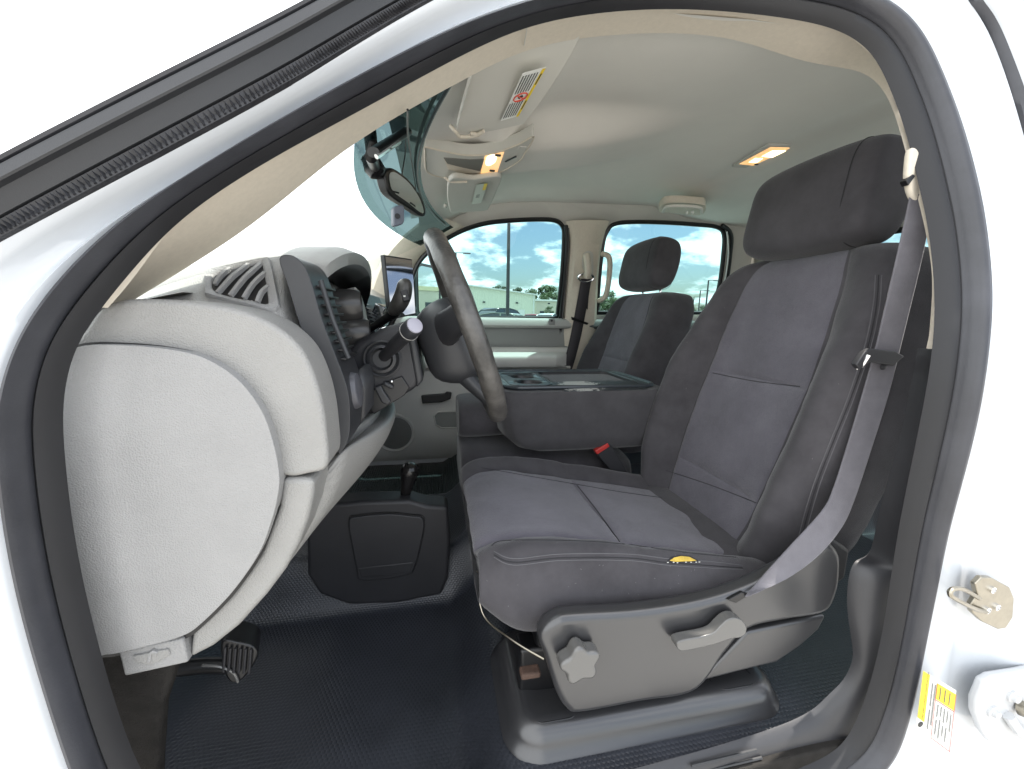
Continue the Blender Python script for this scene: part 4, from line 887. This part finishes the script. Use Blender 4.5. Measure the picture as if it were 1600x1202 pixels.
tube('pivot_arm', [PZ(694, 277, 1.85), PZ(706, 284, 1.84), PZ(730, 284, 1.842)], .004, M_beige, vs2, n=10, seg=8)
box('end_clip', PZ(696, 322, 1.85), (.012, .03, .012), M_visor, vs2)
oc = thing('overhead_console', 'grey overhead console with lit map lamp on the roof centre', 'overhead console', PZ(740, 255, 1.88))
oo = [(664,230),(690,236),(729,243),(769,240),(808,227),(834,214),(820,240),(811,252),(782,269),(756,276),(716,280),(685,276),(667,268),(664,250)]
oo = dens(oo+oo[:1], 60)[:-1]
slab('housing', zq(oo, 1.868), (0, 0, .03), M_visor, oc, bev=.004)
tube('edge_trim', zq(oo, 1.868), .0022, M_beige, oc, closed=True, seg=6)
slab('storage_recess', zq([(693,247),(735,250),(757,249),(751,272),(720,270),(700,265)], 1.8665), (0, 0, .004), mat('recess_tan', (.17, .165, .145), .8), oc, bev=.001)
mesh('recess_wall', zq([(693,247),(700,265),(720,271),(750,273),(752,268),(722,262),(699,256)], 1.866), [tuple(range(7))], M_beige, oc)
slab('map_lamp_lens', zq([(758,243),(788,238),(777,270),(749,272)], 1.8665), (0, 0, .004), M_lens, oc, bev=.001)
slab('map_lamp_bulb', crom(zq([(762,245),(775,243),(774,253),(765,259),(759,257)], 1.8655), 20, True), (0, 0, .002), M_bulb, oc, bev=0)
for a, b in [(778, 243), (769, 267)]: box('lamp_switch', PZ(a, b, 1.865), (.016, .010, .004), M_blk, oc)
tube('sunglass_latch', zq([(790,253), (806,245)], 1.866), .003, M_blk, oc, seg=8, flat=.5)
box('console_button', PZ(816, 231, 1.868), (.02, .02, .004), M_greyp, oc)
dl = thing('dome_lamp', 'lit amber rectangular dome lamp on the headliner behind the seats', 'dome lamp', PZ(1198, 246, 1.95))
dz = 1.968
slab('frame', zq([(1144,262),(1200,228),(1256,227),(1192,265)], dz), (0, 0, .02), M_visor, dl, bev=.003)
slab('lens', zq([(1155,257),(1204,231),(1240,232),(1184,260)], dz-.002), (0, 0, .004), M_lens, dl, bev=.001)
slab('bulb', zq([(1190,245),(1207,236),(1228,236),(1210,247)], dz-.003), (0, 0, .002), M_bulb, dl, bev=0)
slab('bulb', zq([(1170,254),(1180,248),(1192,248),(1182,255)], dz-.003), (0, 0, .002), M_bulb, dl, bev=0)
for a, b in [(1226, 243), (1182, 257)]: box('switch', PZ(a, b, dz-.004), (.012, .008, .004), M_blk, dl)

rm = thing('rear_view_mirror', 'black framed rear view mirror hanging from the windshield', 'mirror', P(600, 270, 0.960))
def mp(a, b, h=0.): return P(a, b, 0.985+(a-602)/64*.15)+V((h, -h*.5, 0))
mo = [(602,270),(609,263),(620,266),(640,282),(658,306),(666,330),(661,339),(637,324),(611,306),(603,285)]
slab('housing', crom([mp(*p) for p in mo], 40, True), (-.022, .012, .004), M_blk, rm, bev=.004)
mg = [(608,272),(613,269),(621,272),(639,287),(654,309),(661,329),(657,333),(637,317),(614,300),(608,284)]
mesh('glass', crom([mp(*p, .0015) for p in mg], 40, True), [tuple(range(40))], M_mirror, rm)
tube('stem', [mp(606, 272, -.012), P(596, 268, 0.970), P(586, 262, 0.980)], .006, M_blk, rm, seg=10)
lathe('mount', P(585, 263, 0.980), (-.6, 0, .8), [(-.020, .010), (-.012, .020), (.006, .022), (.020, .015), (.028, .013), (.028, .0001)], M_blk, rm, seg=18)
hg2 = thing('mirror_tag', 'small dark square tag hanging below the rear view mirror', 'tag', P(623, 338, 0.970))
slab('tag_body', [P(a, b, .975) for a, b in [(615,326),(618,322),(629,320),(632,323),(632,346),(629,351),(618,354),(615,351)]], (-.008, .014, 0), mat('tag_plastic', (.10, .11, .14), .4), hg2, bev=.003)
lathe('lens_dot', P(621, 338, .973), (.2, -1, 0), [(0, .006), (.001, .006), (.001, .0001)], M_blk, hg2, seg=18)
dc = thing('dash_camera', 'slim black dash camera with silver edge fixed to the windshield top', 'dash camera', P(600, 225, 0.851))
a0, a1 = P(583, 238, 0.806), P(634, 207, 0.866)
tube('camera_body', [a0, a0.lerp(a1, .5), a1], .016, M_blk, dc, seg=12, flat=.55)
tube('silver_edge', [P(588, 245, 0.798), P(624, 221, 0.836)], .0045, M_chrome, dc, seg=8)
tube('bracket', [P(578, 205, 0.859), P(580, 225, 0.851), P(580, 245, 0.859), P(586, 262, 0.980)], .012, M_blk, dc, seg=10)
tube('cable', [P(634, 212, 0.866), P(633, 240, 0.980), P(628, 272, 0.912)], .0014, M_blk, dc, n=12, seg=5)
tube('header_cable', [P(637, 172, 0.608), P(638, 215, 0.745), P(645, 260, 0.897), P(651, 300, 1.049)], .002, M_blk, dc, n=20, seg=5)

# ================================================================== far doors
def door(name, label, x0, x1, win, gl, mats):
    d = thing(name, label, 'car door', ((x0+x1)/2, 2.05, .62))
    pr = [(2.062, 1.415), (2.050, 1.432), (2.024, 1.434), (2.006, 1.420), (2.000, 1.395), (2.008, 1.384), (2.034, 1.380), (2.034, 1.290), (2.010, 1.284), (1.998, 1.276), (1.994, 1.262), (1.955, 1.252), (1.938, 1.246), (1.932, 1.236), (1.932, 1.205), (1.940, 1.190), (1.985, 1.178), (2.000, 1.165), (2.000, 1.00), (1.985, .86), (1.990, .74), (2.02, .70), (2.06, .70)]
    def row(x, arm):
        return [V((x, (1.996 if (not arm and 10 < i < 16) else y), z)) for i, (y, z) in enumerate(pr)]
    xs = [x0, x0+.02, x0+.021]+[x0+.022+(x1-x0-.14)*k/10 for k in range(11)]+[x1-.10, x1-.09, x1-.02, x1]
    rows = [row(x, x0+.25 < x < x1-.07) for x in xs]
    grid('trim_panel', rows, mats, d, mfun=lambda i, j: 1 if 5 <= j <= 7 else (2 if j < 5 else 0), ang=45)
    gp = [FS(*p, .006) for p in win]; n = len(gp)
    mesh('window_glass', gp, [tuple(range(n))], gl, d)
    tube('window_gasket', [FS(*p, -.004) for p in win], .011, M_blk, d, closed=True, seg=8)
    return d
pdm = [mat('door_grey', (.58, .57, .54), .6, spec=.35, bump=(620, .3, .001), var=(5, .03)), mat('door_insert', (.27, .275, .265), .85, bump=(900, .3, .001)), mat('door_sill_grey', (.42, .42, .40), .6, spec=.35, bump=(620, .3, .001))]
pdoor = door('passenger_door', 'grey front passenger door with armrest and round speaker', -.46, .70, W1, G_tint, pdm)
lathe('speaker_ring', P(617, 677, 1.985), (0, -1, 0), [(-.02, .098), (.006, .098), (.010, .092), (.006, .084), (.004, .0001)], pdm[0], pdoor, seg=40)
lathe('speaker_grille', P(617, 677, 1.978), (0, -1, 0), [(0, .082), (.003, .080), (.006, .05), (.007, .0001)], mat('speaker_mesh', (.20, .20, .19), .8, bump=(500, .9, .003)), pdoor, seg=40)
slab('door_pull', [P(a, b, 1.972) for a, b in [(658,619),(695,616),(698,613),(706,614),(704,624),(690,629),(660,631)]], (0, .03, 0), M_blk, pdoor, bev=.004)
pk = [(678,650),(684,644),(740,642),(740,668),(690,669),(681,664)]
slab('map_pocket', [P(a, b, 1.985) for a, b in pk], (0, .02, 0), pdm[1], pdoor, bev=.003)
tube('pocket_rim', [P(a, b, 1.983) for a, b in pk], .004, pdm[0], pdoor, closed=True, seg=6)
slab('armrest_pocket', [P(a, b, 1.985) for a, b in [(768,578),(800,577),(808,572),(812,564),(768,566)]], (0, .02, 0), pdm[1], pdoor, bev=.003)
box('lock_bezel', P(862, 503, 2.003), (.032, .012, .032), pdm[1], pdoor); box('lock_pin', P(862, 501, 1.996), (.012, .01, .012), M_chd, pdoor)
tube('window_rear_channel', [FS(a, b, -.014) for a, b in [(884,352),(886,375),(885,400),(881,450),(874,520),(868,620)]], .012, M_blk, pdoor, n=20, seg=8)
tube('window_rear_trim', [FS(a, b, -.022) for a, b in [(888,356),(889,378),(887,402),(883,450),(877,520)]], .004, M_val2, pdoor, n=20, seg=6)
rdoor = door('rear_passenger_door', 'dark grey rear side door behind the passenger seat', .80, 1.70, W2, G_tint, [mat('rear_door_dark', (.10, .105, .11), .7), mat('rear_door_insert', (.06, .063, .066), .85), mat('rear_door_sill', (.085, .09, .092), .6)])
tube('window_rear_trim', [FS(a, b, -.02) for a, b in [(1128,352),(1142,366),(1141,398),(1134,446),(1120,482)]], .010, M_blk, rdoor, n=20, seg=8)
tube('window_rear_strip', [FS(a, b, -.03) for a, b in [(1136,362),(1138,398),(1131,444),(1117,480)]], .0035, M_wht, rdoor, n=20, seg=6)
sm = thing('side_mirror', 'tall black towing side mirror outside the passenger window', 'side mirror', (-.03, 2.30, 1.45))
mirc = P(670, 456, 2.30); mnv = V((.86, -.51, .03)).normalized(); mu = V((0, 0, 1)); mr_ = mu.cross(mnv).normalized()
def mpt(u, v, h): return mirc+mr_*u+V((0, 0, 1))*v+mnv*h
mrr = rr_(-.105, .105, -.13, .13, .04)
slab('housing', [mpt(u*1.30, v*1.13, 0) for u, v in mrr], -mnv*.07, M_blk, sm, bev=.006)
mesh('glass', [mpt(u, v, .002) for u, v in mrr], [tuple(range(len(mrr)))], M_mirror, sm)
tube('arm', [mirc+V((-.05, -.02, -.08)), mirc+V((-.10, -.15, -.10))], .02, M_blk, sm)

# ================================================================== the place beyond the windows
def corr(name, col):
    m = bpy.data.materials.new(name); m.use_nodes = True; nt = m.node_tree; b = nt.nodes['Principled BSDF']; b.inputs['Roughness'].default_value = .7
    t = nt.nodes.new('ShaderNodeTexCoord'); wv = nt.nodes.new('ShaderNodeTexWave'); wv.inputs['Scale'].default_value = 1.2; wv.bands_direction = 'X'
    bp_ = nt.nodes.new('ShaderNodeBump'); bp_.inputs['Distance'].default_value = .05; bp_.inputs['Strength'].default_value = .5
    nt.links.new(t.outputs['Object'], wv.inputs['Vector']); nt.links.new(wv.outputs['Fac'], bp_.inputs['Height']); nt.links.new(bp_.outputs[0], b.inputs['Normal'])
    b.inputs['Base Color'].default_value = (*col, 1); return m
M_bld = corr('pale_metal_siding', (.60, .62, .50)); M_bld2 = mat('cream_wall', (.50, .47, .38), .8, var=(.5, .05))
M_roof = mat('pale_roof', (.62, .64, .60), .6); M_gl = mat('dark_window', (.03, .04, .05), .1)
def prism(name, prof, y0, y1, m, par): return slab(name, [V((x, y0, z)) for x, z in prof], (0, y1-y0, 0), m, par, bev=0)
Yb = 60
bl = thing('warehouse_building', 'long pale green metal warehouse with low gable roof across the lot', 'building', (P(740, 490, Yb).x, Yb, 0))
xa, xb, xm = P(560, 480, Yb).x, P(836, 480, Yb).x, P(735, 480, Yb).x
za, zm, zb_ = P(600, 452, Yb).z, P(735, 447, Yb).z, P(836, 461, Yb).z
prism('wall', [(xa, 0), (xb, 0), (xb, zb_), (xm, zm), (xa, za)], Yb, Yb+30, M_bld, bl)
prism('roof_edge', [(xa-.3, za+.12), (xm, zm+.14), (xb+.3, zb_+.10), (xb+.3, zb_-.06), (xm, zm-.03), (xa-.3, za-.05)], Yb-.4, Yb+30.4, M_roof, bl)
for a in (757, 815): box('door', (P(a, 480, Yb).x, Yb-.05, 1.1), (1.0, .12, 2.2), M_roof, bl, bev=.02)
box('downpipe', (P(835, 480, Yb).x-.15, Yb-.08, zb_/2), (.15, .12, zb_-.1), M_roof, bl, bev=.02)
for k in range(5): box('wall_light', (xm-8+k*5, Yb-.1, 3.2), (.35, .2, .2), M_gl, bl, bev=.02)
Yc = 78
b2_ = thing('low_building', 'low cream building with flat white roof behind the parked cars', 'building', (P(860, 490, Yc).x, Yc, 0))
xa, xb = P(838, 480, Yc).x, P(930, 480, Yc).x; zc_ = P(858, 471, Yc).z
box('wall', ((xa+xb)/2, Yc+6, zc_/2), (xb-xa, 12, zc_), M_bld2, b2_, bev=.02)
box('roof', ((xa+xb)/2, Yc+6, zc_+.15), (xb-xa+.8, 12.8, .3), M_roof, b2_, bev=.03)
for k in range(6):
    x = xa+(xb-xa)*(k+.6)/6.2
    wd = box('window', (x, Yc-.03, 1.7), (.9, .1, 1.1), M_gl, b2_, bev=.01)
# building behind the truck, seen in the side mirror
b3_ = thing('cream_shop_building', 'cream building with a row of windows reflected in the side mirror', 'building', (42, 18, 0))
box('wall', (47, 20, 2.1), (8, 26, 4.2), M_bld2, b3_, bev=.02)
box('parapet', (47, 20, 4.4), (8.3, 26.3, .5), mat('parapet_yellow', (.62, .58, .38), .8), b3_, bev=.02)
for k in range(9): box('window', (42.97, 9+k*2.7, 1.8), (.1, 1.3, 1.9), M_gl, b3_, bev=.01)
M_pole = mat('dark_pole_paint', (.03, .03, .033), .5)
def pole(label, a, Y, top, arms, rad):
    x = P(a, 490, Y).x; t = thing('lamp_post', label, 'lamp post', (x, Y, 0), 'parking lot lamp posts')
    lathe('post', (x, Y, 0), (0, 0, 1), [(0, rad*1.25), (top*.5, rad), (top, rad*.8)], M_pole, t, seg=10)
    lathe('base', (x, Y, 0), (0, 0, 1), [(0, rad*2.6), (.75, rad*2.6), (.78, rad*2.2)], M_conc, t, seg=14)
    for s in arms:
        box('arm', (x+s*.45, Y, top), (.9, .06, .06), M_pole, t, bev=.01)
        box('lamp_head', (x+s*1.1, Y, top-.02), (.75, .3, .10), M_pole, t, bev=.02)
    return t
pole('tall dark lamp post crossing the front passenger window', 793, 15, 8.2, (-1, 1), .062)
pole('distant lamp post with two lamp heads left in the passenger window', 713, 42, P(713, 395, 42).z, (-1, 1), .10)
pole('tallest of the three lamp posts in the rear side window', 1102, 42, P(1104, 438, 42).z, (1,), .10)
pole('middle of the three lamp posts in the rear side window', 1091, 56, P(1093, 454, 56).z, (1,), .10)
pole('shortest and farthest lamp post in the rear side window', 1082, 75, P(1083, 464, 75).z, (1,), .10)
# cars
def car(label, a, Y, H, col, th, Lc=4.5):
    x = P(a, 490, Y).x; t = thing('parked_car', label, 'car', (x, Y, 0), 'cars parked across the lot'); m = mat('car_paint_'+label[:12].replace(' ', '_'), col, .3, coat=.8)
    Wc = 1.8; ct, sn = math.cos(R(th)), math.sin(R(th))
    def W(lx, ly, z): return V((x+lx*ct-ly*sn, Y+lx*sn+ly*ct, z))
    body = [(-.5, .22), (-.49, .46), (-.44, .53), (-.22, .60), (-.02, .62), (.25, .62), (.44, .60), (.49, .52), (.5, .22)]
    rows = [[W(p*Lc*(1 if abs(s_) < .9 else .985), s_*Wc/2, H*(.22+(z-.22)*k)) for p, z in body] for s_, k in [(-1, .90), (-.96, .98), (-.5, 1.02), (.5, 1.02), (.96, .98), (1, .90)]]
    grid('body', rows, m, t, cap=True, ang=50)
    gh_ = [(-.27, .60), (-.10, .93), (-.04, .985), (.16, .995), (.30, .93), (.42, .62)]
    grid('cabin', [[W(p*Lc, s_*Wc/2*(1-.24*(z-.6)/.4), H*z) for p, z in gh_] for s_ in (-.93, .93)], M_gl, t, cap=True, ang=30)
    rf = [(-.10, .935), (-.04, .992), (.16, 1.002), (.30, .94)]
    grid('roof', [[W(p*Lc, s_*Wc/2*(1-.23*(z-.6)/.4), H*z+.012) for p, z in rf] for s_ in (-.95, 0, .95)], m, t, sol=.03, ang=50)
    for s_ in (-1, 1):
        for p0, p1 in [((-.27, .60), (-.10, .93)), ((.05, .61), (.06, .99)), ((.42, .62), (.30, .93))]:
            q0, q1 = [W(p*Lc, s_*.94*Wc/2*(1-.24*(z-.6)/.4), H*z) for p, z in (p0, p1)]
            tube('pillar', [q0, q1], .035, m, t, seg=6)
        for p in (-.31, .30):
            ax_ = V((-sn, ct, 0))*s_
            w_ = lathe('wheel', W(p*Lc, s_*(Wc/2-.1), .33), ax_, [(-.1, .33), (.06, .33), (.1, .29), (.1, .2)], M_blk, t, seg=20)
            lathe('rim', W(p*Lc, s_*(Wc/2-.1), .33), ax_, [(.09, .2), (.105, .17), (.09, .05), (.1, .0001)], M_silver, w_, seg=14)
    return t
car('dark blue sport utility vehicle parked left of the tall lamp post', 772, 25, 1.82, (.02, .025, .035), 38, 4.7)
car('pale green grey hatchback parked behind the tall lamp post', 797, 19, 1.50, (.20, .23, .19), 150, 4.2)
car('dark red sedan parked right of the tall lamp post', 834, 36, 1.52, (.22, .02, .025), 60)
car('white sedan parked near the edge of the passenger window', 857, 30, 1.56, (.75, .76, .76), 40)
car('silver sedan parked left of the warehouse wall', 742, 33, 1.55, (.45, .47, .48), 50)
car('black sedan parked beyond the steering wheel rim', 716, 34, 1.55, (.03, .03, .03), 50)
car('white hatchback parked beyond the far grab handle', 940, 26, 1.62, (.72, .74, .75), 50)
car('grey sedan parked far off in the rear side window', 1110, 48, 1.55, (.35, .37, .38), 70)
# trees
leafm = [mat('leaf_dark', (.035, .060, .022), .6, var=(1.5, .3)), mat('leaf_mid', (.060, .095, .03), .6, var=(1.5, .3))]
M_bark = mat('bark', (.09, .07, .055), .9, bump=(8, .8, .05))
def tree(label, a, Y, topz, rad, low=.35, nleaf=2600, lm=0, name='leafy_tree'):
    x = P(a, 490, Y).x; t = thing(name, label, 'tree' if name == 'leafy_tree' else 'bush', (x, Y, 0), 'trees and bushes beyond the lot'); c = V((x, Y, 0))
    tube('trunk', [c, c+V((.1, 0, topz*.3)), c+V((-.05, .1, topz*.62))], [topz*.035, topz*.028, topz*.012], M_bark, t, seg=8)
    rows = []
    for k in range(5):
        an = 2*math.pi*k/5; tube('limb', [c+V((.08, 0, topz*.28)), c+V((math.cos(an)*rad*.4, math.sin(an)*rad*.4, topz*.52)), c+V((math.cos(an)*rad*.75, math.sin(an)*rad*.75, topz*.68))], [topz*.014, topz*.01, topz*.005], M_bark, t, seg=6)
    cl_s = []
    for k in range(26):
        u = random.uniform(low, .95); rr0 = rad*math.sin(math.pi*(.12+.80*(u-low)/(1-low)))**.7
        an = random.uniform(0, 6.283); q_ = random.uniform(.2, 1)
        cl_s.append((c+V((math.cos(an)*rr0*q_, math.sin(an)*rr0*q_, topz*u)), rad*random.uniform(.20, .36)))
    vs, fs = [], []; ls = rad*.075
    for k in range(nleaf):
        p, r_ = random.choice(cl_s)
        d_ = V((random.gauss(0, 1), random.gauss(0, 1), random.gauss(0, 1))).normalized()*r_*random.random()**.4; d_.z *= .75
        u = V((random.gauss(0, 1), random.gauss(0, 1), random.gauss(0, 1))).normalized(); v = u.orthogonal().normalized()
        q0 = p+d_; i = len(vs); s = ls*random.uniform(.6, 1.3)
        vs += [q0-u*s, q0+v*s*.6, q0+u*s, q0-v*s*.6]; fs.append((i, i+1, i+2, i+3))
    mesh('crown', vs, fs, leafm[lm], t)
def ztop(a, b, Y): return P(a, b, Y).z
tree('broad leafy tree right of the warehouse gable', 855, 95, ztop(855, 446, 95), 3.6, lm=1)
tree('dark round tree behind the warehouse roof', 783, 110, ztop(783, 445, 110), 3.4)
tree('low tree top showing over the warehouse roof', 806, 112, ztop(806, 450, 112), 3.2)
tree('tree over the right end of the warehouse roof', 826, 108, ztop(826, 448, 108), 3.0, lm=1)
tree('tree at the edge of the front passenger window', 872, 120, ztop(872, 458, 120), 3.5)
tree('bright green bush in front of the low building', 857, 62, ztop(857, 477, 62), 1.0, low=.12, nleaf=1400, lm=1, name='green_bush')
tree('leafy tree seen past the far grab handle', 950, 48, ztop(950, 455, 48), 2.0, low=.2, lm=1)
tree('small tree at the left edge of the rear side window', 935, 52, ztop(935, 462, 52), 1.8, low=.2)
tree('far low tree at right of the rear side window', 1098, 120, ztop(1098, 479, 120), 3.6, low=.15)
tree('far low tree beside the lamp posts in the rear side window', 1080, 125, ztop(1080, 482, 125), 4.0, low=.15)
tree('far tree beneath the passenger headrest', 1062, 125, ztop(1062, 480, 125), 4.0, low=.15)
